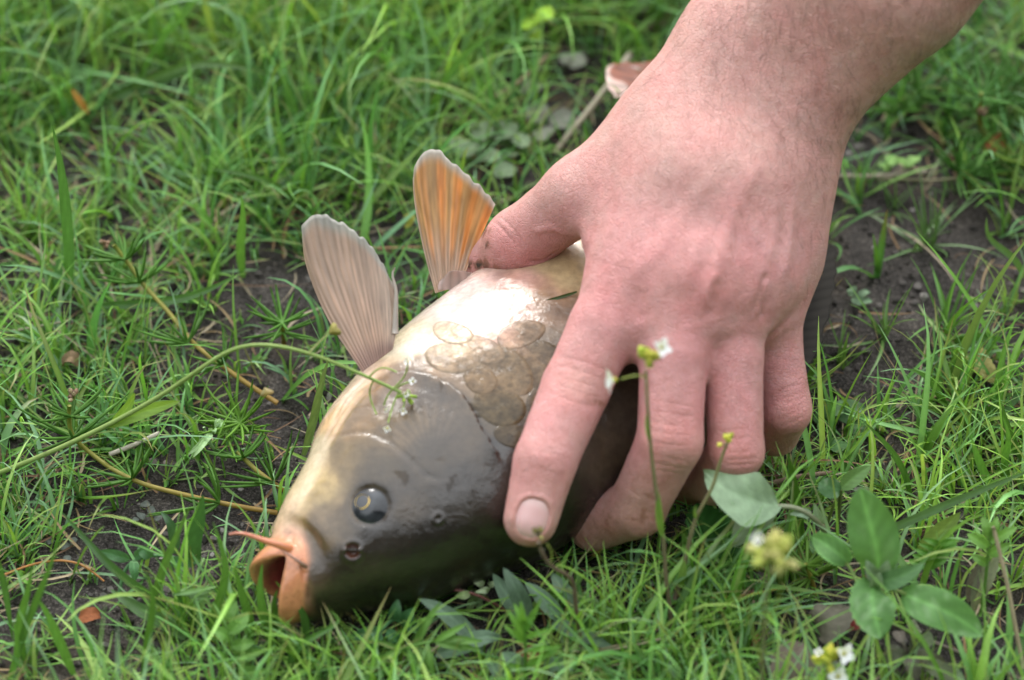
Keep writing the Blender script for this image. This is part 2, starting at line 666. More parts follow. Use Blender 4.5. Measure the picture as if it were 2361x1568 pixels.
J['p1'] = at(1815, 945, 4.2); J['p2'] = at(1790, 1000, 2.7); J['p3'] = at(1740, 1000, 1.8)
J['t0'] = at(1560, 300, 10.2); J['t1'] = at(1340, 447, 8.6)
J['t2'] = at(1196, 560, 6.4); J['t3'] = at(1110, 632, 4.6)
print('fish len', round(SL, 1), 'finger clearances', {k: round(fish_distance(J[k]), 2) for k in J if k[0] in 'imrpt' and k[1] in '123'})
print('bones', {a + b: round(float(np.linalg.norm(J[a] - J[b])), 2) for a, b in (('i0', 'i1'), ('i1', 'i2'), ('i2', 'i3'), ('m0', 'm1'), ('m1', 'm2'), ('m2', 'm3'),
      ('r0', 'r1'), ('r1', 'r2'), ('r2', 'r3'), ('p0', 'p1'), ('p1', 'p2'), ('t1', 't2'), ('t2', 't3'), ('wrist', 'm0'), ('wrist', 'i0'))})

allp = np.array(list(J.values()))
hf = Field(allp.min(0) - 3.2, allp.max(0) + 3.2, .1)
nb = back * .5
# forearm and wrist
hf.bone(J['elbow'] - lat * 1.3, 2.6, J['arm'] - lat * .5, 2.0, 1.0)
hf.bone(J['elbow'] + lat * 1.3, 2.6, J['arm'] + lat * .95, 2.1, 1.2)
hf.bone(J['arm'] - lat * .5, 2.0, J['wrist'] - lat * .85 - back * .3, 1.78, 1.0)
hf.bone(J['arm'] + lat * .95, 2.1, J['wrist'] + lat * .95 - back * .2, 1.75, 1.2)
hf.bone(J['wrist'] + lat * 1.75 + adir * .7 + back * .45, .95, J['wrist'] + lat * 1.75 + adir * 2.6 + back * .2, .95, 1.0)   # the bony knob of the wrist
# palm
W = J['wrist']
hf.bone(W - lat * 1.25 - back * .7, 1.6, J['i0'] - back * .5, 1.15, 1.1)
hf.bone(W - lat * .3 - back * .65, 1.6, J['m0'] - back * .6, 1.12, 1.1)
hf.bone(W + lat * .7 - back * .6, 1.6, J['r0'] - back * .6, 1.05, 1.1)
hf.bone(W + lat * 1.2 - back * .5, 1.4, J['p0'] - back * .5, .95, 1.1)
hf.bone(at(1826, 385, 9.2), 1.1, J['p0'] - back * .3, 1.0, 1.0)
# thumb
hf.bone(W - lat * 1.3 - back * .3, 1.5, J['t0'] - lat * .2, 1.45, 1.2)
hf.bone(J['t0'] - lat * .2, 1.4, J['t1'], 1.12, 1.2)
hf.bone(at(1505, 470, 9.3), 1.15, at(1415, 550, 8.4), .8, 1.2)
hf.bone(J['t1'], 1.1, J['t2'], 1.02, .5)
hf.bone(J['t2'], 1.02, J['t3'], .78, .4)
# fingers
for f, rr, kk in (('i', (1.12, 1.02, .94, .82), .55), ('m', (1.12, .97, .90, .80), .55), ('r', (1.02, .84, .80, .72), .5), ('p', (.94, .75, .70, .62), .5)):
    mid = J[f + '0'] * .62 + J[f + '1'] * .38; rm = (rr[0] * .62 + rr[1] * .38) * .97
    hf.bone(J[f + '0'] - back * .42, rr[0], mid, rm, kk)
    hf.bone(mid, rm, J[f + '1'], rr[1], .14)
    hf.bone(J[f + '1'], rr[1] * 1.03, J[f + '2'], rr[2], .14)
    hf.bone(J[f + '2'], rr[2], J[f + '3'], rr[3], .14)
# webs between the fingers, and the flesh over the knuckles
for f, g, w in (('i', 'm', (1462, 775, 7.3)), ('m', 'r', (1628, 785, 6.8)), ('r', 'p', (1748, 775, 6.0))):
    q = (J[f + '0'] + J[g + '0']) / 2
    hf.bone(q - back * .15, .95, at(*w) - back * .25, .62, .7)
q0 = (J['i0'] + J['m0']) / 2; q1 = (J['r0'] + J['p0']) / 2
for k, (u, v) in enumerate((('i0', 'm0'), ('m0', 'r0'), ('r0', 'p0'))):
    hf.bone(J[u] + adir * 1.1 - back * .55, 1.0, J[v] + adir * 1.1 - back * .55 - (lat * .45 if v == 'p0' else 0), .95, 1.2)
    hf.bone(J[u] * .5 + W * .5 - lat * (.5 - .3 * k) + back * .12, 1.35, J[v] * .5 + W * .5 - lat * (.3 - .3 * k) + back * .1, 1.3, 1.2)
HV, HF = hf.mesh()
HV = relax(HV, HF, 5, .5)
# the back of the hand is one smooth sheet of skin over the bones
soft = relax(HV, HF, 260, .5)
pj_ = project(HV)
wgt = smooth(60, 240, pj_[:, 1]) * smooth(830, 740, pj_[:, 1]) * smooth(1290, 1400, pj_[:, 0]) * .88
nrm_ = vnormals(HV, HF); nrm_ *= np.sign(np.mean(np.einsum('ij,ij->i', nrm_, HV - HV.mean(0))))
wgt *= smooth(.05, .45, nrm_ @ -FWD)
HV = HV * (1 - wgt[:, None]) + (soft + nrm_ * .16) * wgt[:, None]
HV = relax(HV, HF, 3, .5)
HV, HF = subdivide(HV, HF)
print('hand', len(HV))

# ------------------------------------------------------------------ relief of the head
FN = vnormals(FV, FF)
k_ = np.einsum('ij,ij->i', FN[:NR * NP], FV[:NR * NP] - np.repeat(ctr[np.clip(np.arange(NR) - NL, 0, NB - 1)], NP, 0))
if np.median(k_[NL * NP:]) < 0:
    FF = FF[:, ::-1]; FCAP = FCAP[:, ::-1]; FN = -FN
rowT = np.repeat(T[np.clip(np.arange(NR) - NL, 0, NB - 1)], NP, 0)
rowT = np.concatenate([rowT, T[-1:]])
disp = np.zeros(len(FV))
front = (FSN > -.35) & (FS > -1.5)
fidx = np.where(front)[0]
FVf = FV[fidx]
eye_p, eye_n = pick_n(852, 1165)
nos_p, nos_n = pick_n(813, 1270)


def fish_line(pts, n=40):
    P = picks(pts, n)
    d, near, par = polyline_dist(FVf, P)
    side = np.einsum('ij,ij->i', FVf - near, rowT[fidx])
    ends = smooth(0, .12, par) * smooth(1, .85, par)
    return d, side, ends, par


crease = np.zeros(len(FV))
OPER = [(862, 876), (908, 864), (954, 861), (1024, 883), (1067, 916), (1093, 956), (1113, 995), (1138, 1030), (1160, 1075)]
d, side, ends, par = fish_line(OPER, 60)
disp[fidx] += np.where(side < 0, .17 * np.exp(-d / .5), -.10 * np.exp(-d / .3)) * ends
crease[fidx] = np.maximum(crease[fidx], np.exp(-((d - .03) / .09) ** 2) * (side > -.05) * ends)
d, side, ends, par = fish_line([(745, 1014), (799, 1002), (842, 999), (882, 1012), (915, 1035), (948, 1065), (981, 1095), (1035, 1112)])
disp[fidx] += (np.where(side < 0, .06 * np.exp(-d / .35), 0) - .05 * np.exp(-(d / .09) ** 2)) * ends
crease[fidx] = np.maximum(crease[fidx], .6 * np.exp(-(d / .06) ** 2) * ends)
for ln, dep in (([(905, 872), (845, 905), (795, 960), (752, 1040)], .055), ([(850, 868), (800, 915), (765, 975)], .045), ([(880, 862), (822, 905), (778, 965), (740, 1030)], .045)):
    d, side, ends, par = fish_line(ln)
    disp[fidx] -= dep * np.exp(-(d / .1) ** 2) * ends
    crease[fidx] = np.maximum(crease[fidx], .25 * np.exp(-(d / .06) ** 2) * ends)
d, side, ends, par = fish_line([(668, 1222), (678, 1255), (692, 1285), (702, 1320), (712, 1360), (716, 1400)])
disp[fidx] += (-.07 * np.exp(-(d / .1) ** 2) + np.where(side > 0, .05 * np.exp(-d / .3), 0)) * ends
lipfold, lipside = d.copy(), side.copy()
d, side, ends, par = fish_line([(652, 1262), (668, 1300), (680, 1345), (684, 1395)])
disp[fidx] += -.03 * np.exp(-(d / .08) ** 2) * ends
# radiating striae of the gill cover
oc, on = pick_n(996, 1056)
rel = FVf - oc
ux = unit(pick(930, 960) - oc); uy = unit(np.cross(on, ux))
ang = np.arctan2(rel @ uy, rel @ ux); rad = np.linalg.norm(rel, axis=1)
fan = smooth(1.25, .7, np.abs(ang + .12)) * smooth(.25, .6, rad) * smooth(2.4, 1.5, rad)
stria = np.zeros(len(FV)); stria[fidx] = fan * (.5 + .5 * np.cos(ang * 34 + 2 * noise3(FVf, 1.5)))
disp[fidx] += .006 * fan * np.cos(ang * 34 + 2 * noise3(FVf, 1.5))
# eye socket, nostril
d = np.linalg.norm(FV - eye_p, axis=1)
disp += .015 * np.exp(-((d - .86) / .28) ** 2) - .10 * smooth(.72, .5, d)
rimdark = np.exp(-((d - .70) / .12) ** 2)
nd = np.linalg.norm(FV - nos_p, axis=1)
disp += .05 * np.exp(-((nd - .28) / .09) ** 2) - .16 * smooth(.22, .14, nd)
tng = unit(np.cross(nos_n, unit(pick(813, 1240) - nos_p)))
bar = np.abs((FV - nos_p) @ unit(np.cross(tng, nos_n)) - .03)
disp += .2 * np.exp(-(bar / .05) ** 2) * smooth(.3, .2, nd)                 # the flap between the two openings
nostril_pit = smooth(.25, .2, nd) * smooth(.05, .08, bar)
d2 = np.linalg.norm(FV - pick(1010, 1195), axis=1)
disp += .05 * np.exp(-((d2 - .14) / .05) ** 2)
# soft unevenness
disp += .05 * (fbm3(FV, .55, 3) - .5) * smooth(.5, 3, FS) + .012 * (noise3(FV, 3.1) - .5)
disp[IN_MOUTH] *= .2
FV = FV + FN * disp[:, None]
sub = FV[:NR * NP].reshape(NR, NP, 3)[::2, ::2]
fish_bvh = bvh_of(sub.reshape(-1, 3), grid_faces(sub.shape[0], sub.shape[1], close_v=True))
sub_s = FS[:NR * NP].reshape(NR, NP)[::2, ::2].ravel(); sub_c = FC[:NR * NP].reshape(NR, NP)[::2, ::2].ravel()
sub_v = sub.reshape(-1, 3)

# ------------------------------------------------------------------ skin colours, placed by (length along the fish, angle round it)
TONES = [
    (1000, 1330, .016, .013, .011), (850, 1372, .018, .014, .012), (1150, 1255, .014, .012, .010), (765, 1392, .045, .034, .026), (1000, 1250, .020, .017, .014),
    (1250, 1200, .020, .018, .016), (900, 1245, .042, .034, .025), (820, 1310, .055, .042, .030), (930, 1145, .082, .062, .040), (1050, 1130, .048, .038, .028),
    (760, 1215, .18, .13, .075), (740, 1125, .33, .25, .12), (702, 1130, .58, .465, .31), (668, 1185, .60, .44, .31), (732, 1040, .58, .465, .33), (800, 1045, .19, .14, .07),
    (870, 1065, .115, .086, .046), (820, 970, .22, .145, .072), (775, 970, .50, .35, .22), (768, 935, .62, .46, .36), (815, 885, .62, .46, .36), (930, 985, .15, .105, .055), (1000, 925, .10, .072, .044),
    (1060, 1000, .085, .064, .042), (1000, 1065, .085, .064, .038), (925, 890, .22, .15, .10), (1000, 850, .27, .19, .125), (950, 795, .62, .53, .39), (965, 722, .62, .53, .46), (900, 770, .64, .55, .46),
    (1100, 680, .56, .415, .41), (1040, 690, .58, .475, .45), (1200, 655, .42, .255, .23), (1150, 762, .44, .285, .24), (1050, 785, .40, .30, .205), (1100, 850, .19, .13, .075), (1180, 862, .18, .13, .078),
    (1240, 780, .16, .115, .072), (1270, 700, .28, .19, .14), (1150, 962, .115, .088, .05), (1185, 1050, .045, .037, .029), (1400, 900, .12, .095, .075), (1400, 1050, .13, .10, .07), (1440, 850, .11, .09, .07),  # skin between the fingers is painted lighter to make up for blocked light
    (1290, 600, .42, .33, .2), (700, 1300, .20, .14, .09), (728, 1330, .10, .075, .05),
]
cs, cc, ccol = [], [], []
for x, y, *c in TONES:
    p = pick(x, y)
    i = int(np.argmin(((sub_v - p) ** 2).sum(1)))
    cs.append(sub_s[i]); cc.append(math.acos(max(-1, min(1, sub_c[i])))); ccol.append(c)
for s_, a_, c in ((19, .1, (.022, .02, .017)), (19, 1.4, (.10, .08, .045)), (19, 2.9, (.6, .48, .3)), (25, .2, (.03, .025, .02)), (25, 1.5, (.12, .085, .045)), (25, 3, (.45, .3, .16)),
                  (4, 0., (.02, .018, .016)), (9, 0., (.02, .018, .016)), (6, 3.1, (.62, .52, .38)), (12, 3.1, (.66, .57, .44)), (15, 2.6, (.5, .38, .27))):
    cs.append(s_); cc.append(a_); ccol.append(c)
cs, cc, ccol = np.array(cs), np.array(cc), np.array(ccol)
va = np.arccos(np.clip(FC, -1, 1))
jit = (fbm3(FV, .9, 3) - .5) * .8
num = np.zeros((len(FV), 3)); den = np.zeros(len(FV))
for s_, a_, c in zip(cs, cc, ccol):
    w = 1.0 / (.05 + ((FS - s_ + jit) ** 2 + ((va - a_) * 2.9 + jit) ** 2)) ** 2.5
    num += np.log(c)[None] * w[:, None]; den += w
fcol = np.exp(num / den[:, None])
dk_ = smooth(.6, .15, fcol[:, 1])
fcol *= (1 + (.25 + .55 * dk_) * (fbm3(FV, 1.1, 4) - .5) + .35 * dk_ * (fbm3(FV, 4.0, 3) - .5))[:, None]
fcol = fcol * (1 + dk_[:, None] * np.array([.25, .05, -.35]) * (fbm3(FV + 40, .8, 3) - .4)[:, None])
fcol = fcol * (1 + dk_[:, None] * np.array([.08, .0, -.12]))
lum = fcol.mean(1)
fcol *= (np.clip(lum / .30, .02, 1) ** .64)[:, None]
fcol += np.array([.0125, .0095, .0072]) * smooth(.25, .05, lum)[:, None]
# lips and mouth
lip = smooth(.3, -.4, FS + .25 * FC + .5 * (fbm3(FV, 1.3, 2) - .5))
near_fold = np.ones(len(FV)); near_fold[fidx] = smooth(.22, -.2, np.where(lipfold < 1.2, lipside, -1))
lip2 = smooth(1.0, .2, FS) * near_fold * smooth(-.2, .1, FSN) * .5
lipc = np.array([.62, .255, .125]) * (1 + .5 * (fbm3(FV, 1.6, 3) - .5))[:, None]
outer_ = smooth(-.75, .1, FS)[:, None]
lipc = lipc * (1 - .55 * outer_) + np.array([.46, .27, .19]) * .55 * outer_
lipc *= (1 - .3 * smooth(.55, .7, fbm3(FV * [1, 1, 1], 2.6, 3)))[:, None]
L_ = np.maximum(lip, lip2)[:, None]
fcol = fcol * (1 - L_) + lipc * L_
deep = np.zeros(len(FV)); deep[:NR * NP] = np.repeat(smooth(43, 31, np.arange(NR)), NP)
fcol = fcol * (1 - deep[:, None]) + np.array([.26, .05, .045]) * deep[:, None]
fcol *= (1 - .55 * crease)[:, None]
fcol = fcol * (1 + .4 * stria)[:, None]
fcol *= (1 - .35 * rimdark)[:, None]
fcol = fcol * (1 - nostril_pit[:, None]) + np.array([.09, .03, .015]) * nostril_pit[:, None]
wet = smooth(-.9, .1, FS)

N_ = Nodes("wet_fish_skin")
co = N_.coord()
base = N_.attr("tint").outputs["Color"]
sp = N_.ramp(N_.noise(420, 3, .65, co), [(.38, (.86, .85, .84)), (.62, (1.06, 1.06, 1.06))])
base = N_.mixc(1.0, base, sp, 'MULTIPLY')
h1 = N_.noise(260, 3, .5, co); h2 = N_.noise(1100, 2, .5, co)
slime = N_.math('ADD', h1, N_.math('MULTIPLY', h2, .35))
bn = N_.bump(slime, .22, .0012)
cn = N_.bump(N_.math('ADD', N_.noise(150, 6, .62, co, 1.2), N_.math('MULTIPLY', N_.noise(620, 3, .6, co, .5), .4)), .27, .0018)
film = N_.ramp(N_.noise(105, 6, .62, co, .8), [(.37, (.4, .4, .4)), (.42, (1, 1, 1))])
fish_mat = N_.done(N_.principled(color=base, rough=.45, spec=.15, normal=bn, coat=film, coat_r=.012, coat_n=cn, coat_ior=1.56, sss=.06, sss_r=(1, .5, .3), sss_s=.002))

carp = empty("carp", at(1000, 1000, 0.0) * [1, 1, 0], "wet mirror carp on its side in the grass, mouth open, two fins raised", "fish")
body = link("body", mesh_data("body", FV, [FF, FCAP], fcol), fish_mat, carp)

# ------------------------------------------------------------------ the big loose scales of a mirror carp
N_ = Nodes("fish_scale")
base = N_.mixc(1.0, N_.attr("tint").outputs["Color"], N_.ramp(N_.noise(500, 3, .6, N_.coord()), [(.35, (.65, .65, .65)), (.65, (1.2, 1.2, 1.2))]), 'MULTIPLY')
scale_mat = N_.done(N_.principled(color=base, rough=.5, spec=.15, normal=N_.bump(N_.noise(420, 4, .6, N_.coord()), .4, .001), coat=.4, coat_r=.06, coat_n=N_.bump(N_.noise(130, 6, .6, N_.coord(), 1.2), .26, .0022)))


sub_col = fcol[:NR * NP].reshape(NR, NP, 3)[::2, ::2].reshape(-1, 3)


def scale(cx, cy, rx, ry, rot, inner, rimc, lift=.034):
    """a rounded plate following the flank: free edge proud, root sunk in the skin"""
    nr, na = 9, 36
    c, s_ = math.cos(rot), math.sin(rot)
    V, C = [], []
    for i in range(nr):
        q = i / (nr - 1)
        for j in range(na):
            a_ = 2 * math.pi * j / na
            e = 1 + .03 * math.cos(3 * a_ + cx)
            x = rx * q * e * math.cos(a_); y = ry * q * e * math.sin(a_)
            p, n = pick_n(cx + x * c - y * s_, cy + x * s_ + y * c)
            free = .55 + .45 * math.cos(a_)                      # +x end is the free edge
            z = lift * (.25 + .75 * free) * (1 - .5 * q ** 3) + .012 * math.exp(-((q - .82) / .08) ** 2)
            if i == nr - 1:
                z = -.05
            elif i == nr - 2:
                z *= .8
            V.append(p + n * z)
            rim = (float(smooth(.74, .84, q)) * (.35 + .65 * free) + .25 * float(noise3(p * 1.0, 4.0) > .55)) * (.6 + .6 * float(noise3(p, 2.0)))
            rim = min(1.0, rim)
            cc_ = np.array(inner) * (1 - rim) + np.array(rimc) * rim
            cc_ = cc_ * min(1.0, float(cc_.mean()) / .30) ** .5
            own = sub_col[int(np.argmin(((sub_v - p) ** 2).sum(1)))]
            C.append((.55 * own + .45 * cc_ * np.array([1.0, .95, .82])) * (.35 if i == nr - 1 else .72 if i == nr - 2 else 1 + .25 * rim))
    link("scale", mesh_data("scale", V, grid_faces(nr, na, close_v=True), C), scale_mat, carp)


for a in ((1044, 826, 74, 38, .10, (.28, .205, .14), (.52, .44, .36)), (1044, 768, 54, 28, .25, (.46, .37, .28), (.56, .48, .40)), (1168, 856, 78, 54, .62, (.125, .09, .052), (.34, .27, .20)),
          (1152, 938, 70, 48, .35, (.105, .082, .038), (.24, .18, .09)), (1178, 1004, 44, 30, .2, (.14, .105, .06), (.22, .17, .10)), (1248, 842, 84, 60, .55, (.085, .062, .035), (.24, .19, .13)),
          (1200, 772, 64, 34, -.3, (.24, .16, .11), (.42, .33, .26)), (1275, 938, 72, 54, .4, (.06, .045, .026), (.15, .115, .07)),
          (1112, 808, 58, 34, .3, (.26, .185, .125), (.46, .38, .31)), (1108, 878, 46, 34, .4, (.17, .12, .07), (.30, .23, .16))):
    scale(*a)

# ------------------------------------------------------------------ eye
eye_p, eye_n = pick_n(852, 1165)
en = unit(eye_n); eu = unit(np.cross(en, np.cross(unit(pick(900, 1165) - eye_p), en))); ev = np.cross(en, eu)
if ev @ UP < 0:
    ev = -ev


def cap_mesh(c, n, u, v, r, ang, nr=14, na=40, flat=1.0):
    V = [c + n * r * flat]
    for i in range(1, nr + 1):
        t = ang * i / nr
        for j in range(na):
            a_ = 2 * math.pi * j / na
            V.append(c + n * (r * math.cos(t) * flat) + (u * math.cos(a_) + v * math.sin(a_)) * (r * math.sin(t)))
    j = np.arange(na)
    F3 = np.stack([np.zeros(na, int), 1 + j, 1 + (j + 1) % na], -1)
    return np.array(V), [F3, grid_faces(nr, na, close_v=True, off=1)]


N_ = Nodes("fish_eye")
eye_mat = N_.done(N_.principled(color=N_.ramp(N_.noise(260, 3, .5, N_.coord()), [(.35, (.014, .015, .017)), (.7, (.05, .055, .06))]), rough=.2, coat=.7, coat_r=.02, spec=.2))
N_ = Nodes("eye_gold")
gold_mat = N_.done(N_.principled(color=rgb(.70, .46, .08), rough=.3, metal=.5, coat=1.0, coat_r=.03))
N_ = Nodes("eye_black")
pupil_mat = N_.done(N_.principled(color=rgb(.006, .007, .008), rough=.05, coat=1.0, coat_r=.02))
er = .92
ec = eye_p - en * .75
V, F = cap_mesh(ec, en, eu, ev, er, .75)
eyeo = link("eye", mesh_data("eye", V, F), eye_mat, carp)
pd = unit(en - eu * .23 + ev * .09)
pu = unit(np.cross(ev, pd)); pv = np.cross(pd, pu)
V, F = cap_mesh(ec + pd * .005, pd, pu, pv, er, .22, 6, 28)
link("pupil", mesh_data("pupil", V, F), pupil_mat, eyeo)
a_ = np.linspace(0, 2 * np.pi, 49)[:-1]
pth = ec + pd * (er * math.cos(.238)) + (pu[None] * np.cos(a_)[:, None] + pv[None] * np.sin(a_)[:, None]) * (er * math.sin(.238))
wd = .001 + .013 * smooth(.1, .8, np.cos(a_ + .7))
V = np.concatenate([pth + pd * .0, pth + pd * .02 + unit(pth - ec) * .012, pth + unit(pth - ec - pd * er * .972) * wd[:, None] * 1.8])
link("iris_ring", mesh_data("iris_ring", V, grid_faces(3, 48, close_v=True)), gold_mat, eyeo)

# ------------------------------------------------------------------ barbels
N_ = Nodes("fish_lip_flesh")
flesh_mat = N_.done(N_.principled(color=N_.attr("tint").outputs["Color"], rough=.3, spec=.5, coat=.6, coat_r=.1, sss=.15, sss_r=(1, .4, .2), sss_s=.002))


def barbel(pts, zoff, r0, r1, c0, c1):
    root, n = pick_n(*pts[0])
    P = [root - n * .12] + [on_plane(x, y, root + n * dz, FWD) for (x, y), dz in zip(pts[1:], zoff)]
    P = curve(P, 18)
    t = np.linspace(0, 1, 18)
    V, F = tube(P, r0 + (r1 - r0) * t ** .8, 10)
    C = np.concatenate([np.repeat(np.array(c0) + (np.array(c1) - np.array(c0)) * t[:, None], 10, 0), [c0], [c1]])
    link("barbel", mesh_data("barbel", V, F, C), flesh_mat, carp)


barbel([(670, 1262), (645, 1256), (612, 1247), (575, 1234), (548, 1229), (529, 1232)], (.2, .3, .4, .4, .3), .17, .03, (.62, .235, .10), (.46, .16, .10))
barbel([(706, 1308), (694, 1298), (678, 1287), (663, 1277), (651, 1270)], (.14, .22, .25, .25), .085, .02, (.22, .13, .09), (.35, .2, .15))

# ------------------------------------------------------------------ fins
N_ = Nodes("fin_membrane")
fc_ = N_.attr("tint").outputs["Color"]
p_ = N_.principled(color=fc_, rough=.32, spec=.5, coat=.5, coat_r=.12, normal=N_.bump(N_.noise(500, 3, .6, N_.coord()), .2, .0006))
t_ = N_.n("ShaderNodeBsdfTranslucent", {0: fc_}).outputs[0]
fin_mat = N_.done(N_.n("ShaderNodeMixShader", {0: .48, 1: p_, 2: t_}).outputs[0])

N_ = Nodes("dark_fin")
back_fin_mat = N_.done(N_.principled(color=N_.attr("tint").outputs["Color"], rough=.7, spec=.08))


def resample(P, n):
    P = np.asarray(P, float)
    t = np.concatenate([[0], np.cumsum(np.linalg.norm(np.diff(P, axis=0), axis=1))])
    return spline(t, P, np.linspace(0, t[-1], n))


def fin(lead, margin, trail, to3, nrm, rays, color, parent=carp, mat_=None, name="fin", ridge=.008, thick=.026, bow=.25, nu=121, nv=40, ragged=.016):
    """lead and trail run from root to tip, margin joins their tips; to3 puts the outline into the place"""
    L, Tr, Mg = resample(lead, nv), resample(trail, nv), resample(margin, nu)
    u = np.linspace(0, 1, nu)[:, None, None]; v = np.linspace(0, 1, nv)[None, :, None]
    root = L[0] * (1 - u) + Tr[0] * u
    P = root * (1 - v) + Mg[:, None] * v
    # the curve of the leading and trailing edges dies away inwards
    dl = L - (L[0] * (1 - v[0]) + L[-1] * v[0]); dt = Tr - (Tr[0] * (1 - v[0]) + Tr[-1] * v[0])
    P = P + dl[None] * (1 - u) ** 1.5 + dt[None] * u ** 1.5
    U = np.repeat(u[:, :, 0], nv, 1); V_ = np.repeat(v[:, :, 0], nu, 0)
    tip = noise2(U * rays * 1.3, 0 * U + 3.3, 1.0) - .5
    cut = np.abs(np.cos(np.pi * rays * U)) - .6
    P = P + (P - root) * ((ragged * .25 * cut + ragged * 2.5 * tip) * V_ ** 6)[..., None]
    Q = to3(P.reshape(-1, 2))
    rid = np.abs(np.cos(np.pi * rays * U))
    h = ridge * (rid ** 1.5) * (1 - .7 * V_) + bow * V_ ** 1.5 * (np.sin(U * np.pi) - .4) + .05 * noise2(U * 5, V_ * 2, 1.)
    h = h.ravel()[:, None]
    th = (thick * (1.6 - 1.3 * V_) * (.5 + .5 * rid)).ravel()[:, None]
    A = Q + nrm * (h + th / 2); Bk = Q + nrm * (h - th / 2)
    C = color(U, V_, rid).reshape(-1, 3)
    F1 = grid_faces(nu, nv)
    n1 = nu * nv
    edge = np.concatenate([np.arange(nu) * nv + nv - 1])
    s1 = np.stack([edge[:-1], edge[1:], edge[1:] + n1, edge[:-1] + n1], -1)
    e0 = np.arange(nv); s2 = np.stack([e0[:-1], e0[1:], e0[1:] + n1, e0[:-1] + n1], -1)
    e1 = (nu - 1) * nv + np.arange(nv); s3 = np.stack([e1[:-1], e1[1:], e1[1:] + n1, e1[:-1] + n1], -1)
    return link(name, mesh_data(name, np.concatenate([A, Bk]), np.concatenate([F1, F1[:, ::-1] + n1, s1, s2, s3]), np.concatenate([C, C])), mat_ or fin_mat, parent)


def mix(a, b, t):
    return np.asarray(a) * (1 - t[..., None]) + np.asarray(b) * t[..., None]


def pect_col(U, V, rid):
    c = mix((.62, .44, .335), (.55, .405, .315), smooth(.1, .7, V))
    c = mix(c, (.52, .44, .36), smooth(.55, 1, U) * .6)
    c = mix(c, (.50, .48, .43), smooth(.88, .97, V + .06 * (noise2(U * 9, V * 2) - .5)))
    c = mix(c, (.30, .18, .15), smooth(.22, .02, V) * .8)
    return c * (.93 + .10 * rid[..., None] * (.5 + noise2(U * 60, V * 1.2))[..., None]) * (1 + .5 * (fbm2(U * 14, V * 5, 1., 3) - .5))[..., None] * (1 + .35 * (noise2(U * 40, V * 5) - .5))[..., None]


def pelv_col(U, V, rid):
    stripe = smooth(0, 1.05, .5 + .5 * np.cos(2 * np.pi * (U * 5.2 - .12 + .12 * noise2(U * 3, V * 3)))) * smooth(.12, .4, V) * smooth(1.02, .86, V)
    c = mix((.62, .46, .35), (.58, .36, .15), smooth(.2, .6, V))
    c = mix(c, (.74, .33, .09), np.clip(stripe * (.3 + .9 * fbm2(U * 7, V * 3, 1., 2)), 0, 1) * smooth(.02, .1, U))
    c = mix(c, (.62, .46, .36), smooth(.09, .02, U))
    c = mix(c, (.58, .54, .48), smooth(.9, .99, V))
    return c * (.88 + .15 * rid[..., None]) * (1 + .6 * (fbm2(U * 12, V * 6, 1., 3) - .5))[..., None] * (1 + .3 * (noise2(U * 40, V * 5) - .5))[..., None]


def dark_col(U, V, rid):
    return mix((.015, .0135, .011), (.02, .018, .015), V) * (.7 + .35 * rid[..., None])


def tail_col(U, V, rid):
    c = mix((.12, .07, .04), (.34, .10, .05), smooth(.1, .6, V))
    c = mix(c, (.66, .52, .46), smooth(.5, .62, noise2(U * 9, V * 5)) * smooth(.5, .8, V) * .8)
    return c * (.6 + .5 * rid[..., None]) * (1 + .6 * (noise2(U * 12, V * 6) - .5))[..., None]


def plane_map(p0, n):
    n = unit(n)
    return lambda P: np.array([on_plane(x, y, p0, n) for x, y in P])


pp, pn = pick_n(872, 836)
fn_ = unit(-FWD + RIGHT * -.25 + UP * .1)
fin([(836, 858), (800, 806), (758, 740), (720, 660), (697, 585), (692, 545)], [(692, 545), (697, 515), (715, 501), (745, 500), (790, 513), (822, 534), (848, 556), (875, 592), (893, 628), (906, 662)],
    [(906, 806), (914, 760), (914, 715), (906, 662)], plane_map(pp - pn * .25, fn_), fn_, 17, pect_col, name="pectoral_fin", bow=.55)
# the first loose ray behind it
P = curve([on_plane(x, y, pp - pn * .25, fn_) + fn_ * .05 for x, y in ((912, 770), (914, 700), (911, 655), (906, 630), (912, 617))], 14)
V, F = tube(P, np.linspace(.11, .025, 14), 8)
link("fin_ray", mesh_data("fin_ray", V, F, np.full((len(V), 3), .5) * [1, .9, .78]), fin_mat, carp)
pp2 = pick(1035, 672) + np.array([.2, .9, -.6])
fn2 = unit(-FWD + RIGHT * -.15)
fin([(1004, 676), (985, 610), (966, 530), (953, 455), (950, 412)], [(950, 412), (957, 380), (975, 355), (1002, 348), (1032, 362), (1060, 386), (1090, 412), (1118, 442), (1140, 472)],
    [(1062, 660), (1085, 600), (1115, 530), (1140, 472)], plane_map(pp2, fn2), fn2, 13, pelv_col, name="pelvic_fin", bow=.4)
pp3 = pick(1060, 655) + np.array([.1, .5, -.3])
fin([(1010, 668), (1012, 650), (1022, 638)], [(1022, 638), (1040, 626), (1062, 624), (1085, 628)], [(1085, 668), (1090, 650), (1085, 628)], plane_map(pp3, fn2), fn2, 4,
    lambda U, V, r: np.broadcast_to(np.array((.62, .47, .42)), U.shape + (3,)) * (.8 + .2 * r[..., None]), name="pelvic_fin", bow=.5, nu=41, nv=16)


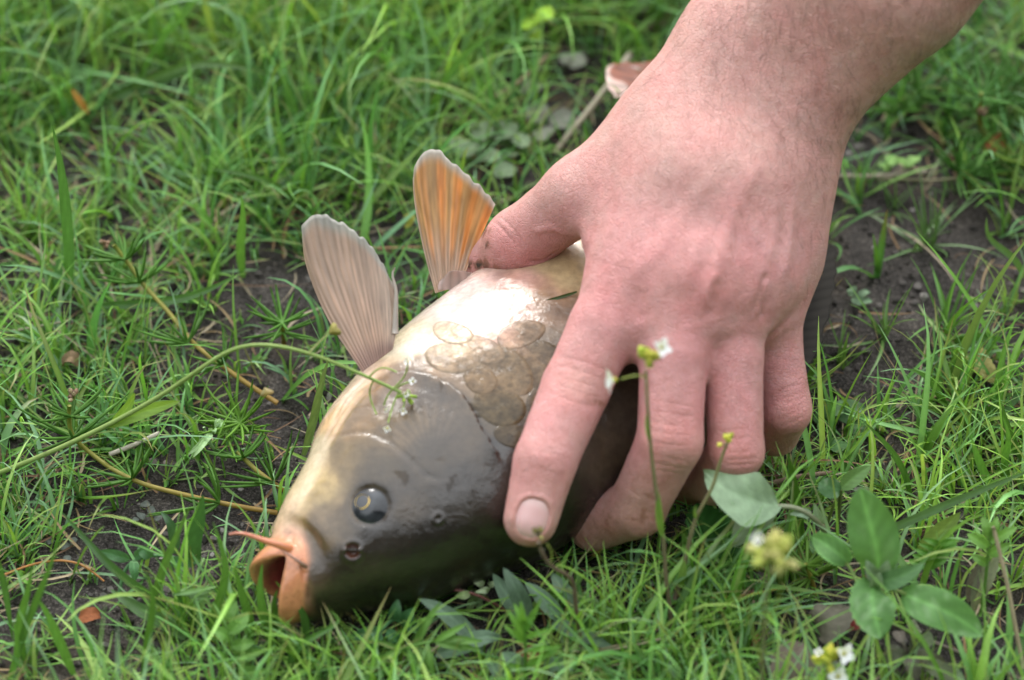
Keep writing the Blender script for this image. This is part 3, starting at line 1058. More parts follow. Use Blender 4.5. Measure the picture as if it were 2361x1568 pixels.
def body_fin(s0, s1, ang, length, lean, rays, col_, name, taper, nu=121, nv=24):
    """fin standing along the back or belly line"""
    def to3(P):
        s_ = s0 + (s1 - s0) * P[:, 0]
        c_ = np.stack([np.interp(s_, _q, ctr[:, k]) for k in range(3)], -1)
        b_ = np.stack([np.interp(s_, _q, B[:, k]) for k in range(3)], -1) * (1 if ang == 0 else -1)
        t_ = np.stack([np.interp(s_, _q, T[:, k]) for k in range(3)], -1)
        a_ = np.interp(s_, _q, half_a)
        Q = c_ + b_ * (a_ - .25 + length * P[:, 1] * taper(P[:, 0]))[:, None] + t_ * (lean * P[:, 1])[:, None]
        Q[:, 2] = np.maximum(Q[:, 2], .25)
        return Q
    k = int(np.argmin(np.abs(_q - (s0 + s1) / 2)))
    return fin([(0, 0), (0, .5), (0, 1)], [(x, 1) for x in np.linspace(0, 1, 8)], [(1, 0), (1, .5), (1, 1)], to3, N[k], rays, col_, name=name, bow=.1, nu=nu, nv=nv, ragged=.05, mat_=back_fin_mat)


body_fin(14.5, 20.5, 0, 1.15, 1.2, 15, dark_col, "dorsal_fin", lambda x: .8 + .2 * np.cos(x * 2.2), nu=151)
body_fin(20.5, 23.0, 1, 1.1, .6, 7, tail_col, "anal_fin", lambda x: 1 - .5 * x, nu=61)
te = ctr[-1]; tt, tb = T[-1], B[-1]
tail_pl = plane_map(te, unit(N[-1] + .15 * -FWD))
fin([(1590, 225), (1530, 215), (1470, 222), (1418, 222)], [(1418, 222), (1398, 190), (1398, 160), (1440, 150), (1500, 150), (1560, 130), (1620, 90), (1690, 60)], [(1680, 215), (1690, 160), (1690, 60)],
    tail_pl, unit(N[-1]), 17, tail_col, name="tail_fin", bow=.2)

# ------------------------------------------------------------------ relief of the skin
HN = vnormals(HV, HF)
if np.mean(np.einsum('ij,ij->i', HN, HV - HV.mean(0))) < 0:
    HF = HF[:, ::-1]; HN = -HN
HP = project(HV)
facing = (HN @ -FWD) > -.1
low = HV[::1]
hand_bvh = BVHTree.FromPolygons([tuple(v) for v in HV], [tuple(int(i) for i in f) for f in HF])
hdisp = np.zeros(len(HV)); hred = np.zeros(len(HV))


def hand_line(pts, width, depth, n=24, ends=True):
    """a ridge (depth > 0) or crease (< 0) along measured points of the skin"""
    p = np.asarray(pts, float)
    t = np.concatenate([[0], np.cumsum(np.linalg.norm(np.diff(p, axis=0), axis=1))])
    f = spline(t, p, np.linspace(0, t[-1], n))
    P = []
    for x, y in f:
        h = hand_bvh.ray_cast(Vector(EYE), Vector(unit(ray(x, y))))
        if h[0] is not None:
            P.append(np.array(h[0]))
    if len(P) < 2:
        return np.zeros(0, int), np.zeros(0)
    P = np.array(P)
    m = np.where(((HV > P.min(0) - 4 * width) & (HV < P.max(0) + 4 * width)).all(1) & facing)[0]
    d, near, par = polyline_dist(HV[m], P)
    w = np.exp(-(d / width) ** 2)
    if ends:
        w = w * smooth(0, .2, par) * smooth(1, .8, par)
    hdisp[m] += depth * w
    return m, w


# tendons and veins on the back of the hand
for pts, w, dp in (([(1600, 735), (1639, 659), (1668, 555), (1690, 490), (1722, 425), (1765, 355)], .3, .11), ([(1700, 720), (1740, 672), (1766, 600), (1790, 510), (1800, 430)], .25, .06),
                   ([(1440, 660), (1500, 590), (1590, 480), (1665, 380)], .3, .06), ([(1560, 690), (1610, 590), (1650, 500), (1700, 400)], .24, .05),
                   ([(1800, 660), (1820, 560), (1825, 450)], .2, .06), ([(1640, 720), (1628, 690), (1655, 620)], .12, .04), ([(1745, 735), (1757, 680), (1768, 640)], .11, .06),
                   ([(1880, 300), (1800, 240), (1740, 190), (1720, 100), (1760, 20)], .2, .04), ([(1690, 330), (1660, 270), (1680, 190), (1700, 90)], .22, .035)):
    hand_line(pts, w, dp)
for pts, w, dp in (([(1600, 660), (1636, 560), (1668, 470)], .26, -.03), ([(1485, 745), (1470, 700), (1480, 660)], .25, -.06), ([(1640, 740), (1645, 690), (1660, 640)], .2, -.06),
                   ([(1762, 745), (1755, 680), (1770, 620)], .13, -.08), ([(1320, 700), (1330, 620), (1322, 570)], .2, .03), ([(1290, 480), (1345, 500), (1385, 580)], .3, -.02),
                   ([(1915, 380), (1850, 330), (1790, 310)], .3, -.04)):
    hand_line(pts, w, dp)


def wrinkles(x0, y0, x1, y1, n, step, bend, w=.04, dp=-.021):
    """a set of creases across a joint from (x0,y0) to (x1,y1), stepped along the finger"""
    dx, dy = x1 - x0, y1 - y0
    L = math.hypot(dx, dy); nx, ny = -dy / L, dx / L
    for k in range(n):
        o = (k - (n - 1) / 2) * step + random.uniform(-3, 3)
        a0, a1 = random.uniform(.05, .2), random.uniform(.8, .95)
        b = bend * (1 if k >= n / 2 else -1) * abs(k - (n - 1) / 2) / max(1, n / 2) + random.uniform(-3, 3)
        pts = [(x0 + dx * t + nx * (o + b * (1 - (2 * t - 1) ** 2)), y0 + dy * t + ny * (o + b * (1 - (2 * t - 1) ** 2))) for t in np.linspace(a0, a1, 6)]
        m, ww = hand_line(pts, w, dp * random.uniform(.5, 1.2))
        if len(m):
            hred[m] = np.maximum(hred[m], ww * .5)


wrinkles(1258, 858, 1412, 905, 5, 17, 14)
wrinkles(1198, 1052, 1338, 1086, 3, 15, 7, .04, -.012)
wrinkles(1478, 965, 1615, 985, 5, 19, 12)
wrinkles(1470, 1062, 1600, 1085, 3, 14, 6, .045, -.016)
wrinkles(1650, 1020, 1752, 1010, 3, 20, 8)
wrinkles(1660, 1068, 1755, 1062, 2, 12, 4, .05, -.035)
wrinkles(1785, 930, 1868, 905, 4, 13, 6)
wrinkles(1790, 985, 1872, 945, 2, 12, 6, .05, -.03)
for k in range(6):
    hand_line([(1690 + 9 * k, 905 + 4 * k), (1700 + 9 * k, 940 + 5 * k), (1722 + 7 * k, 985 + 3 * k)], .035, -.02)
for k in range(9):                                     # fine cross folds above the knuckles
    hand_line([(1345 + 3 * k, 660 + 9 * k - 60), (1400, 668 + 9 * k - 60), (1470, 690 + 8 * k - 60)], .04, -.012)
hand_line([(1125, 500), (1160, 530), (1190, 570)], .05, -.03); hand_line([(1140, 490), (1175, 520), (1208, 560)], .05, -.025)
hand_line([(1212, 600), (1236, 604), (1290, 575)], .07, -.06); hand_line([(1225, 540), (1270, 526), (1312, 548)], .12, .05)
# nail bed of the index finger
ni, nn = [], []
nh = hand_bvh.ray_cast(Vector(EYE), Vector(unit(ray(1227, 1196))))
nail_c, nail_n = np.array(nh[0]), unit(np.array(nh[1])); nail_n *= np.sign(nail_n @ -FWD)
fdir = unit(J['i3'] - J['i2']); nail_v = unit(fdir - nail_n * (fdir @ nail_n)); nail_u = np.cross(nail_n, nail_v)
rel = HV - nail_c
a_, b_, c_ = rel @ nail_u, rel @ nail_v, rel @ nail_n
NW, NLn = .48, .58
rr = (np.abs(a_ / NW) ** 2.6 + np.abs(b_ / NLn) ** 2.4) ** (1 / 2.5)
nm = (c_ > -.5) & (rr < 2.2)
hdisp[nm] += (.045 * np.exp(-((rr[nm] - 1.16) / .11) ** 2) - .05 * smooth(1.08, .95, rr[nm])) * smooth(.75, .3, b_[nm] / NLn + .0)
hdisp[nm] += -.05 * smooth(1.08, .95, rr[nm]) * (1 - smooth(.75, .3, b_[nm] / NLn))
# fine unevenness of flesh
hdisp += .05 * (fbm3(HV, .7, 2) - .5) + .012 * (noise3(HV, 4.0) - .5)
HV = HV + HN * hdisp[:, None]

# ------------------------------------------------------------------ skin colour
def spot(x, y, rx, ry=None, rot=0.0):
    ry = ry or rx
    dx, dy = HP[:, 0] - x, HP[:, 1] - y
    c, s_ = math.cos(rot), math.sin(rot)
    return np.exp(-(((dx * c + dy * s_) / rx) ** 2 + ((-dx * s_ + dy * c) / ry) ** 2)) * (HN @ -FWD > -.2)


skin = np.tile(np.array([.555, .302, .268]), (len(HV), 1))
pinkness = np.clip(.85 * smooth(300, 650, HP[:, 1]) * smooth(1250, 900, HP[:, 1]) + .5 * (fbm3(HV, .45, 3) - .5), 0, 1)
skin = skin * (1 - pinkness[:, None]) + np.array([.575, .272, .265]) * pinkness[:, None]
tan = smooth(420, 60, HP[:, 1])
skin = skin * (1 + .05 * tan[:, None]) * (1 - .15 * tan[:, None]) + np.array([.48, .27, .225]) * .15 * tan[:, None]
for x, y, r, k in ((1330, 880, 70, .5), (1545, 1010, 75, .5), (1700, 1050, 60, .5), (1840, 960, 50, .4), (1420, 660, 80, .25), (1560, 660, 80, .3), (1690, 650, 80, .3), (1250, 1070, 60, .25), (1215, 1245, 60, .4), (1180, 580, 80, .4)):
    w = (spot(x, y, r) * k)[:, None]
    skin = skin * (1 - w) + np.array([.56, .235, .205]) * w
for x, y, r, k in ((1340, 905, 45, .25), (1320, 1000, 40, .2), (1555, 1060, 40, .15)):
    w = (spot(x, y, r) * k)[:, None]
    skin = skin * (1 - w) + np.array([.58, .38, .31]) * w
w = (.5 * np.clip(hred, 0, 1) * (fbm3(HV, 2, 2)))[:, None]
skin = skin * (1 - w) + np.array([.42, .17, .14]) * w
blot = fbm3(HV, 1.6, 4)
skin = skin * (1 + .22 * (blot - .5))[:, None]
skin = skin * (1 + np.array([.02, -.2, -.15]) * (fbm3(HV + 17, 1.1, 3) - .5)[:, None] * 1.2)
skin[:, 0] *= 1 + .1 * (fbm3(HV + 31, 2.6, 2) - .5)
# soil and dried slime on the fingers
grit = smooth(.5, .66, fbm3(HV, 3.2, 4))
dirt = np.zeros(len(HV))
for x, y, rx, ry, rot, k in ((1470, 1165, 45, 40, 0, 1.1), (1500, 1105, 30, 22, 0, .8), (1430, 1215, 55, 28, 0, .9), (1380, 928, 22, 9, .4, .9), (1395, 860, 12, 30, .3, .5), (1120, 555, 10, 40, .1, 1.2), (1096, 612, 42, 12, -.1, 1.4),
                             (1160, 618, 50, 8, 0, .8), (1250, 1105, 50, 20, .3, .35), (1866, 880, 10, 40, 0, .7), (1750, 985, 9, 40, 0, .6), (1260, 1205, 26, 40, 0, .25), (1340, 1240, 50, 20, 0, .5), (1262, 1250, 22, 12, 0, .4)):
    dirt += spot(x, y, rx, ry, rot) * k
dirt = np.clip(dirt * (.35 + .9 * grit), 0, 1) * .85
skin = skin * (1 - .8 * dirt[:, None]) + np.array([.22, .085, .035]) * .8 * dirt[:, None]
soil = np.clip(1.1 * (spot(1098, 612, 26, 9) + spot(1118, 560, 6, 26, .1)) * grit, 0, 1)[:, None]
skin = skin * (1 - soil) + np.array([.035, .027, .02]) * soil

N_ = Nodes("skin")
co = N_.coord()
base = N_.attr("tint").outputs["Color"]
base = N_.mixc(1.0, base, N_.ramp(N_.noise(330, 5, .65, co), [(.3, (.90, .84, .82)), (.7, (1.08, 1.10, 1.10))]), 'MULTIPLY')
vor = N_.n("ShaderNodeTexVoronoi", {"Vector": co, "Scale": 900.0}, feature='DISTANCE_TO_EDGE').outputs["Distance"]
fine = N_.math('ADD', N_.math('MULTIPLY', N_.math('MINIMUM', vor, .12), 4.0), N_.math('MULTIPLY', N_.noise(420, 4, .6, co), .9))
nb_ = N_.bump(fine, .6, .0007)
skin_mat = N_.done(N_.principled(color=base, rough=.52, spec=.38, normal=nb_, sss=.22, sss_r=(1.0, .35, .2), sss_s=.0035))
person = empty("person", at(1765, 300, 0) * [1, 1, 0], "bare forearm and hand reaching down to grip the carp across its back", "person")
arm = link("hand_and_forearm", mesh_data("hand_and_forearm", HV, HF, skin), skin_mat, person)

# the nail itself: a curved plate lying in its bed
nu_, nv_ = 21, 25
U, Vv = np.meshgrid(np.linspace(-1, 1, nu_), np.linspace(-1, 1, nv_), indexing='ij')
r_ = np.maximum((np.abs(U) ** 2.6 + np.abs(Vv) ** 2.4) ** (1 / 2.5), 1e-6)
k = np.maximum(np.abs(U), np.abs(Vv)) / r_
P0 = nail_c + nail_n * 1.0 + nail_u * (U * k * NW)[..., None] + nail_v * (Vv * k * NLn)[..., None]
nV, nC = [], []
hb2 = BVHTree.FromPolygons([tuple(v) for v in HV], [tuple(int(i) for i in f) for f in HF])
for p, uu, vv, q in zip(P0.reshape(-1, 3), U.ravel(), Vv.ravel(), np.maximum(np.abs(U), np.abs(Vv)).ravel()):
    h = hb2.ray_cast(Vector(p), Vector(-nail_n))
    z = .045 * (1 - q ** 6) + .012 * (1 - uu * uu) - (.03 if q > .98 else 0)
    nV.append((np.array(h[0]) if h[0] is not None else p - nail_n) + nail_n * z)
    tip = float(smooth(.78, .98, vv)); moon = float(smooth(-.55, -.8, vv))
    c = np.array([.66, .40, .385]); c = c * (1 - .5 * moon) + np.array([.64, .46, .42]) * .5 * moon
    nC.append(c * (1 - .5 * tip) + np.array([.58, .44, .36]) * .5 * tip)
N_ = Nodes("nail")
nail_mat = N_.done(N_.principled(color=N_.attr("tint").outputs["Color"], rough=.3, spec=.5, sss=.15, sss_r=(1, .4, .3), sss_s=.002, normal=N_.bump(N_.noise(500, 2, .5, N_.coord()), .08, .0004)))
link("fingernail", mesh_data("fingernail", nV, grid_faces(nu_, nv_), nC), nail_mat, arm)

# fine dark hair on the wrist and the back of the hand
front = np.where((HN @ -FWD > .05) & (HP[:, 1] < 700) & (HP[:, 1] > -500))[0]
dens = (.25 + .75 * smooth(1500, 1950, HP[front, 0] - (HP[front, 1] - 200) * .25)) * smooth(700, 480, HP[front, 1]) * (.35 + noise3(HV[front], .6))
dens *= np.where(HP[front, 0] < 1400, .1, 1) * (.35 + .65 * smooth(380, 180, HP[front, 1] - .35 * (HP[front, 0] - 1600)))
sel = rng.choice(front, 1900, p=dens / dens.sum(), replace=False)
hb = Build()
flow = unit(-adir * .75 + lat * .85)
for i in sel:
    n = HN[i]
    d = flow + rng.normal(0, .38, 3); d = unit(d - n * (d @ n))
    L = rng.uniform(.35, 1.1)
    bendv = unit(np.cross(n, d)) * rng.normal(0, .35)
    t = np.linspace(0, 1, 5)[:, None]
    P = HV[i] + d * L * t + n * (.10 * np.sin(t * 2.2) - .02) + bendv * L * t * t * .5
    V, F = tube(P, 0.0036 * (1 - .75 * t[:, 0]), 3, cap=False)
    hb.add(V, F, (.085, .046, .032))
N_ = Nodes("hair")
hair_mat = N_.done(N_.principled(color=N_.attr("tint").outputs["Color"], rough=.5, spec=.3))
ho = link("arm_hair", hb.data("arm_hair"), hair_mat, arm)
ho["kind"] = "stuff"

# ================================================================== the ground: one sheet of dark sandy soil out to the horizon
def axis_coords(lo, hi, step):
    a = list(np.arange(lo, hi + step / 2, step))
    d, x, y = step, hi, lo
    while x < 6000:
        d *= 1.35; x += d; y -= d
        a.append(x); a.insert(0, y)
    return np.array(a)


def soil_height(x, y):
    far = smooth(120, 40, np.hypot(x, y))
    h = (.9 * (fbm2(x, y, .09, 2) - .5) + .5 * (fbm2(x + 50, y, .45, 3) - .5) + .22 * (fbm2(x, y + 30, 1.6, 3) - .5)) * far
    return h - .12


gx, gy = axis_coords(-24, 24, .19), axis_coords(-19, 34, .19)
X, Y = np.meshgrid(gx, gy, indexing='ij')
Z = soil_height(X, Y)
ground_v = np.stack([X, Y, Z], -1).reshape(-1, 3)
N_ = Nodes("soil")
co = N_.coord()
c1 = N_.ramp(N_.noise(55, 6, .65, co), [(.3, (.038, .034, .031)), (.5, (.082, .074, .067)), (.72, (.150, .135, .120))])
grain = N_.noise(1100, 4, .75, co)
c2 = N_.mixc(1.0, c1, N_.ramp(grain, [(.34, (.30, .29, .28)), (.52, (.9, .9, .9)), (.68, (2.6, 2.55, 2.5))]), 'MULTIPLY')
c3 = N_.mixc(N_.math('MULTIPLY', N_.ramp(N_.noise(22, 3, .6, co), [(.52, (0, 0, 0)), (.68, (1, 1, 1))]), .35), c2, rgb(.10, .07, .045))
sb = N_.bump(N_.math('ADD', N_.noise(450, 5, .75, co), N_.math('MULTIPLY', grain, .6)), 1.0, .0035)
soil_mat = N_.done(N_.principled(color=c3, rough=.9, spec=.2, normal=sb))
tag(link("ground", mesh_data("ground", ground_v, grid_faces(len(gx), len(gy))), soil_mat), kind="structure")

# crumbs of soil, sand grains and small stones, too many to count
ico_v, ico_f = [], []
bm = bmesh.new(); bmesh.ops.create_icosphere(bm, subdivisions=1, radius=1.0)
ico_v = np.array([v.co[:] for v in bm.verts]); ico_f = np.array([[v.index for v in f.verts] for f in bm.faces]); bm.free()


def crumbs(n, rmin, rmax, cols):
    x = rng.uniform(-22, 22, n); y = rng.uniform(-17, 30, n)
    r = rmin * (rmax / rmin) ** (rng.random(n) ** 2.2)
    z = soil_height(x, y) + r * .25
    V = ico_v[None] * (1 + .35 * rng.normal(0, 1, (n, len(ico_v), 1)) * .6) * rng.uniform(.6, 1.3, (n, 1, 3)) * r[:, None, None] + np.stack([x, y, z], -1)[:, None]
    F = ico_f[None] + (np.arange(n) * len(ico_v))[:, None, None]
    C = np.array(cols)[rng.integers(0, len(cols), n)] * rng.uniform(.6, 1.3, (n, 1))
    return V.reshape(-1, 3), F.reshape(-1, 3), np.repeat(C, len(ico_v), 0)


N_ = Nodes("soil_crumb")
crumb_mat = N_.done(N_.principled(color=N_.attr("tint").outputs["Color"], rough=.85, spec=.25, normal=N_.bump(N_.noise(1200, 3, .6, N_.coord()), .5, .0008)))
bd = Build()
bd.add(*crumbs(15000, .035, .17, [(.05, .045, .04), (.035, .03, .028), (.075, .068, .06), (.12, .11, .10)]))
bd.add(*crumbs(1100, .05, .22, [(.22, .21, .19), (.16, .14, .12), (.05, .045, .04)]))
tag(link("soil_crumbs", bd.data("soil_crumbs", False), crumb_mat), "dark soil crumbs and sand grains lying between the grass", "soil", kind="stuff")

# ================================================================== grass
# bare patches measured in the photograph: middle, size, what is left of the grass there
BARE = [(2075, 640, 310, 270, .012), (1985, 890, 150, 100, .05), (2240, 470, 130, 60, .25), (640, 700, 140, 90, .12), (345, 245, 160, 60, .12), (420, 330, 120, 40, .4), (300, 1225, 210, 125, .06),
        (120, 1390, 150, 70, .12), (420, 1330, 120, 60, .15), (1330, 235, 110, 120, .12), (1250, 170, 140, 50, .25), (1130, 400, 90, 60, .4), (90, 430, 150, 50, .12), (560, 960, 120, 60, .2),
        (1090, 1420, 200, 80, .08), (1890, 1490, 190, 100, .02), (2120, 1480, 220, 110, .03), (230, 1420, 130, 60, .1), (700, 1160, 60, 60, .5), (2010, 1060, 120, 50, .4), (470, 760, 110, 50, .2), (150, 900, 90, 40, .5),
        (1220, 1370, 170, 90, .1), (2320, 900, 80, 60, .5), (1160, 1490, 210, 110, .12)]
LUSH = [(120, 160, 260, 200, .9), (620, 60, 260, 120, 1.1), (950, 90, 260, 110, 1.0), (1300, 20, 300, 60, .8), (80, 1100, 140, 160, .5), (700, 1480, 260, 100, .7), (1500, 1480, 280, 130, .9), (2250, 1000, 200, 160, .7), (560, 420, 220, 120, .5)]


def lawn_density(x, y):
    px = project(np.stack([x, y, 0 * x], -1))
    d = .56 + 1.5 * (fbm2(x, y, .17, 3) - .45)
    for a, b, rx, ry, k in BARE:
        w = np.exp(-(((px[:, 0] - a) / rx) ** 2 + ((px[:, 1] - b) / ry) ** 2) ** 2)
        d = d * (1 - w * (1 - k))
    for a, b, rx, ry, k in LUSH:
        d = d + k * np.exp(-(((px[:, 0] - a) / rx) ** 2 + ((px[:, 1] - b) / ry) ** 2))
    return np.clip(d, .02, 1.6), px


def blades(root, az, lean, L, w, bend, col, tipc, nseg=7, twist=None):
    """vectorised ribbons with a fold down the middle. lean: start angle from upright, bend: extra angle to the tip"""
    n = len(root)
    t = np.linspace(0, 1, nseg)
    th = lean[:, None] + bend[:, None] * t[None] ** 1.4
    ds = L[:, None] / (nseg - 1)
    hx = np.concatenate([np.zeros((n, 1)), np.cumsum(np.sin(th[:, :-1]) * ds, 1)], 1)
    hz = np.concatenate([np.zeros((n, 1)), np.cumsum(np.cos(th[:, :-1]) * ds, 1)], 1)
    az2 = az[:, None] + (0 if twist is None else twist[:, None] * t[None])
    P = root[:, None] + np.stack([np.cos(az2) * hx, np.sin(az2) * hx, hz], -1)
    S = np.stack([-np.sin(az2), np.cos(az2), 0 * az2], -1)
    Nn = np.stack([-np.cos(az2) * np.cos(th), -np.sin(az2) * np.cos(th), np.sin(th)], -1)
    prof = w[:, None] * (.75 + .25 * np.sin(np.pi * np.minimum(t * 1.6, 1)))[None] * np.clip((1 - t[None]) * 2.6, 0, 1) ** .75
    prof = np.maximum(prof, .008)[..., None] / 2
    V = np.stack([P - S * prof + Nn * prof * .35, P - Nn * prof * .15, P + S * prof + Nn * prof * .35], 2)
    i = np.arange(nseg - 1)
    f = np.stack([np.stack([i * 3 + k, i * 3 + k + 1, i * 3 + k + 4, i * 3 + k + 3], -1) for k in (0, 1)], 1).reshape(-1, 4)
    F = (f[None] + (np.arange(n) * nseg * 3)[:, None, None]).reshape(-1, 4)
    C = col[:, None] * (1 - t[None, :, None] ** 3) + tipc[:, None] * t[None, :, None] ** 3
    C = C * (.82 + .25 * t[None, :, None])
    C = np.repeat(C[:, :, None], 3, 2); C[:, :, 1] *= 1.15
    return V, F, C, P


GREENS = np.array([(.146, .335, .052), (.178, .375, .064), (.118, .30, .070), (.206, .39, .070), (.158, .35, .115), (.26, .405, .10), (.19, .355, .165)])


def clear_of_fish(P, pad=.05):
    """True for blades none of whose points run into the fish or the hand"""
    ok = np.ones(len(P), bool)
    lo, hi = FV.min(0) - .5, FV.max(0) + .5
    cand = np.where(((P > lo) & (P < hi)).all(-1).any(1))[0]
    for i in cand:
        for p in P[i][1:]:
            if fish_distance(p) < pad:
                ok[i] = False; break
    lo, hi = HV.min(0), HV.max(0)
    cand = np.where(ok & ((P > lo) & (P < hi)).all(-1).any(1))[0]
    for i in cand:
        for p in P[i][2:]:
            h = hand_bvh.find_nearest(Vector(p), 2.5)
            if h[0] is not None:
                v = np.array(p) - np.array(h[0])
                if v @ np.array(h[1]) < 0.02:
                    ok[i] = False; break
    # grass in front of the fish and the hand was pressed aside: only a stray blade stands before them
    pj = project(P.reshape(-1, 3)).reshape(P.shape)
    for i in np.where(ok & (P[:, 0, 1] < 3))[0]:
        hit = 0
        for p, q in zip(P[i], pj[i]):
            if 560 < q[0] < 1920 and 500 < q[1] < 1440:
                d_ = unit(p - EYE); L_ = float(np.linalg.norm(p - EYE))
                for bv in (fish_bvh, hand_bvh):
                    h = bv.ray_cast(Vector(p), Vector(d_), 30.0)
                    if h[0] is not None:
                        hit += 1; break
        if hit >= 2 and rng.random() < .9:
            ok[i] = False
    return ok


def sow(n_tufts, per, box, Lr, wr, fine=True, size_field=True):
    x = rng.uniform(box[0], box[1], n_tufts * 3); y = rng.uniform(box[2], box[3], n_tufts * 3)
    d, px = lawn_density(x, y)
    keep = rng.random(len(x)) * 1.5 < d
    x, y, d, px = x[keep][:n_tufts], y[keep][:n_tufts], d[keep][:n_tufts], px[keep][:n_tufts]
    k = rng.integers(per[0], per[1] + 1, len(x))
    X, Y, D = np.repeat(x, k), np.repeat(y, k), np.repeat(d, k)
    m = len(X)
    tuft_az = np.repeat(rng.uniform(0, 2 * np.pi, len(x)), k)
    X = X + rng.normal(0, .12, m); Y = Y + rng.normal(0, .12, m)
    root = np.stack([X, Y, soil_height(X, Y) - .05], -1)
    lush = np.clip(.75 + .35 * D, .6, 1.35)
    pxr = np.repeat(px[:, 1], k)
    lush = lush * (1 + .6 * smooth(420, 60, pxr)) * (1 + .15 * smooth(1150, 1500, pxr))
    L = (Lr[0] + (Lr[1] - Lr[0]) * rng.random(m) ** 1.6) * lush
    w = rng.uniform(wr[0], wr[1], m)
    az = np.where(rng.random(m) < .45, tuft_az + rng.normal(0, .7, m), rng.uniform(0, 2 * np.pi, m))
    lean = np.where(rng.random(m) < .28, rng.uniform(.7, 1.35, m), np.abs(rng.normal(.3, .3, m))); bend = np.where(lean > .7, rng.normal(.2, .35, m), np.abs(rng.normal(.9, .6, m)))
    tone = fbm2(X, Y, .12, 2)
    ci = GREENS[rng.integers(0, len(GREENS), m)] * rng.uniform(.7, 1.3, (m, 1))
    ci = ci * (1 + .9 * (tone[:, None] - .5) * np.array([1.1, .7, .5]))
    tipc = np.where((rng.random(m) < .22)[:, None], np.array([[.22, .16, .05]]), ci * 1.15)
    return blades(root, az, lean, L, w, bend, ci, tipc, twist=rng.normal(0, .5, m))


gb = Build()
for args in ((2000, (3, 8), (-23, 23, -18, 31), (1.0, 4.2), (.08, .16)), (330, (1, 3), (-23, 23, -18, 31), (2.2, 6.0), (.16, .32)), (1300, (6, 12), (-23, 23, -18, 31), (.7, 2.6), (.05, .10))):
    V, F, C, P = sow(*args)
    ok = clear_of_fish(P)
    n_, s_ = V.shape[0], V.shape[1] * 3
    keep = np.where(ok)[0]
    V, C = V[keep], C[keep]
    F = F.reshape(n_, -1, 4)[0][None] + (np.arange(len(keep)) * s_)[:, None, None]
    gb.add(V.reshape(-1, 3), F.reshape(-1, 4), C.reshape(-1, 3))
# the lawn goes on outside the picture
for ring_ in range(2):
    far, n_t = ((60, 3600), (150, 4200))[ring_]
    x = rng.uniform(-far, far, n_t * 3); y = rng.uniform(-far, far, n_t * 3)
    inner = (np.abs(x) < 23) & (y > -18) & (y < 31) if ring_ == 0 else (np.abs(x) < 60) & (np.abs(y) < 60)
    keep = ~inner & (fbm2(x, y, .1, 3) > .42 - .1 * ring_)
    x, y = x[keep], y[keep]
    k = 4
    X, Y = np.repeat(x, k) + rng.normal(0, .3, len(x) * k), np.repeat(y, k) + rng.normal(0, .3, len(x) * k)
    m = len(X)
    ci = GREENS[rng.integers(0, len(GREENS), m)] * rng.uniform(.7, 1.3, (m, 1))
    V, F, C, P = blades(np.stack([X, Y, soil_height(X, Y) - .05], -1), rng.uniform(0, 6.3, m), np.abs(rng.normal(.3, .3, m)), rng.uniform(3, 8, m), rng.uniform(.15, .3, m) * (1 + ring_), np.abs(rng.normal(.8, .5, m)), ci, ci * 1.1, nseg=5)
    gb.add(V.reshape(-1, 3), F, C.reshape(-1, 3))
grass_mat = leaf_material("grass_blade", .35, .38, .5, .2)
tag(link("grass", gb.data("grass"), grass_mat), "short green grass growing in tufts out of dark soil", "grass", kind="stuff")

# dead straw and litter lying on the soil
x = rng.uniform(-22, 22, 4200); y = rng.uniform(-17, 30, 4200)
keep = rng.random(4200) < np.clip(lawn_density(x, y)[0] + .1, 0, 1)      # thatch lies where grass grows
x, y = x[keep], y[keep]; m = len(x)
STRAW = np.array([(.30, .22, .12), (.22, .14, .07), (.38, .31, .20), (.14, .085, .05), (.26, .17, .09), (.34, .29, .20)])
ci = STRAW[rng.integers(0, len(STRAW), m)] * rng.uniform(.6, 1.1, (m, 1))
V, F, C, P = blades(np.stack([x, y, soil_height(x, y) + rng.uniform(.02, .35, m)], -1), rng.uniform(0, 6.3, m), rng.uniform(1.2, 1.6, m), rng.uniform(.4, 1.0, m) * np.where(rng.random(m) < .12, 5.0, 2.0), rng.uniform(.04, .12, m), rng.normal(.05, .2, m), ci, ci, twist=rng.normal(0, .5, m))
ok = clear_of_fish(P)
sb_ = Build()
n_, s_ = V.shape[0], V.shape[1] * 3
keep = np.where(ok)[0]
sb_.add(V[keep].reshape(-1, 3), (F.reshape(n_, -1, 4)[0][None] + (np.arange(len(keep)) * s_)[:, None, None]).reshape(-1, 4), C[keep].reshape(-1, 3))
straw_mat = leaf_material("straw", .15, .7, .2, .3)
tag(link("dry_litter", sb_.data("dry_litter"), straw_mat), "scattered dry straw and withered bits lying on the soil", "litter", kind="stuff")

# ------------------------------------------------------------------ unseen leafy screen added behind the camera, shaped to darken the carp's low reflections
wb = Build()
nq = 22000
az = rng.uniform(math.radians(95), math.radians(265), nq)
rad = rng.uniform(620, 900, nq)
top = 210 + 420 * np.exp(-((az - 2.95) / .6) ** 4) + 110 * (noise2(az * 6, 0 * az + 2.0, 1.0) - .3) + 60 * noise2(az * 25, 0 * az, 1.0)
zz = top * rng.random(nq) ** .8 + 20
c = np.stack([np.sin(az) * rad, np.cos(az) * rad, zz], -1)
e1 = unit(rng.normal(0, 1, (nq, 3))); e2 = unit(np.cross(e1, rng.normal(0, 1, (nq, 3))))
sz = rng.uniform(14, 34, (nq, 1))
V = np.stack([c - e1 * sz, c - e2 * sz * .5, c + e1 * sz, c + e2 * sz * .5], 1).reshape(-1, 3)
wb.add(V, np.arange(nq * 4).reshape(-1, 4), np.repeat(np.array([(.030, .055, .018)]) * rng.uniform(.6, 1.5, (nq, 1)), 4, 0))
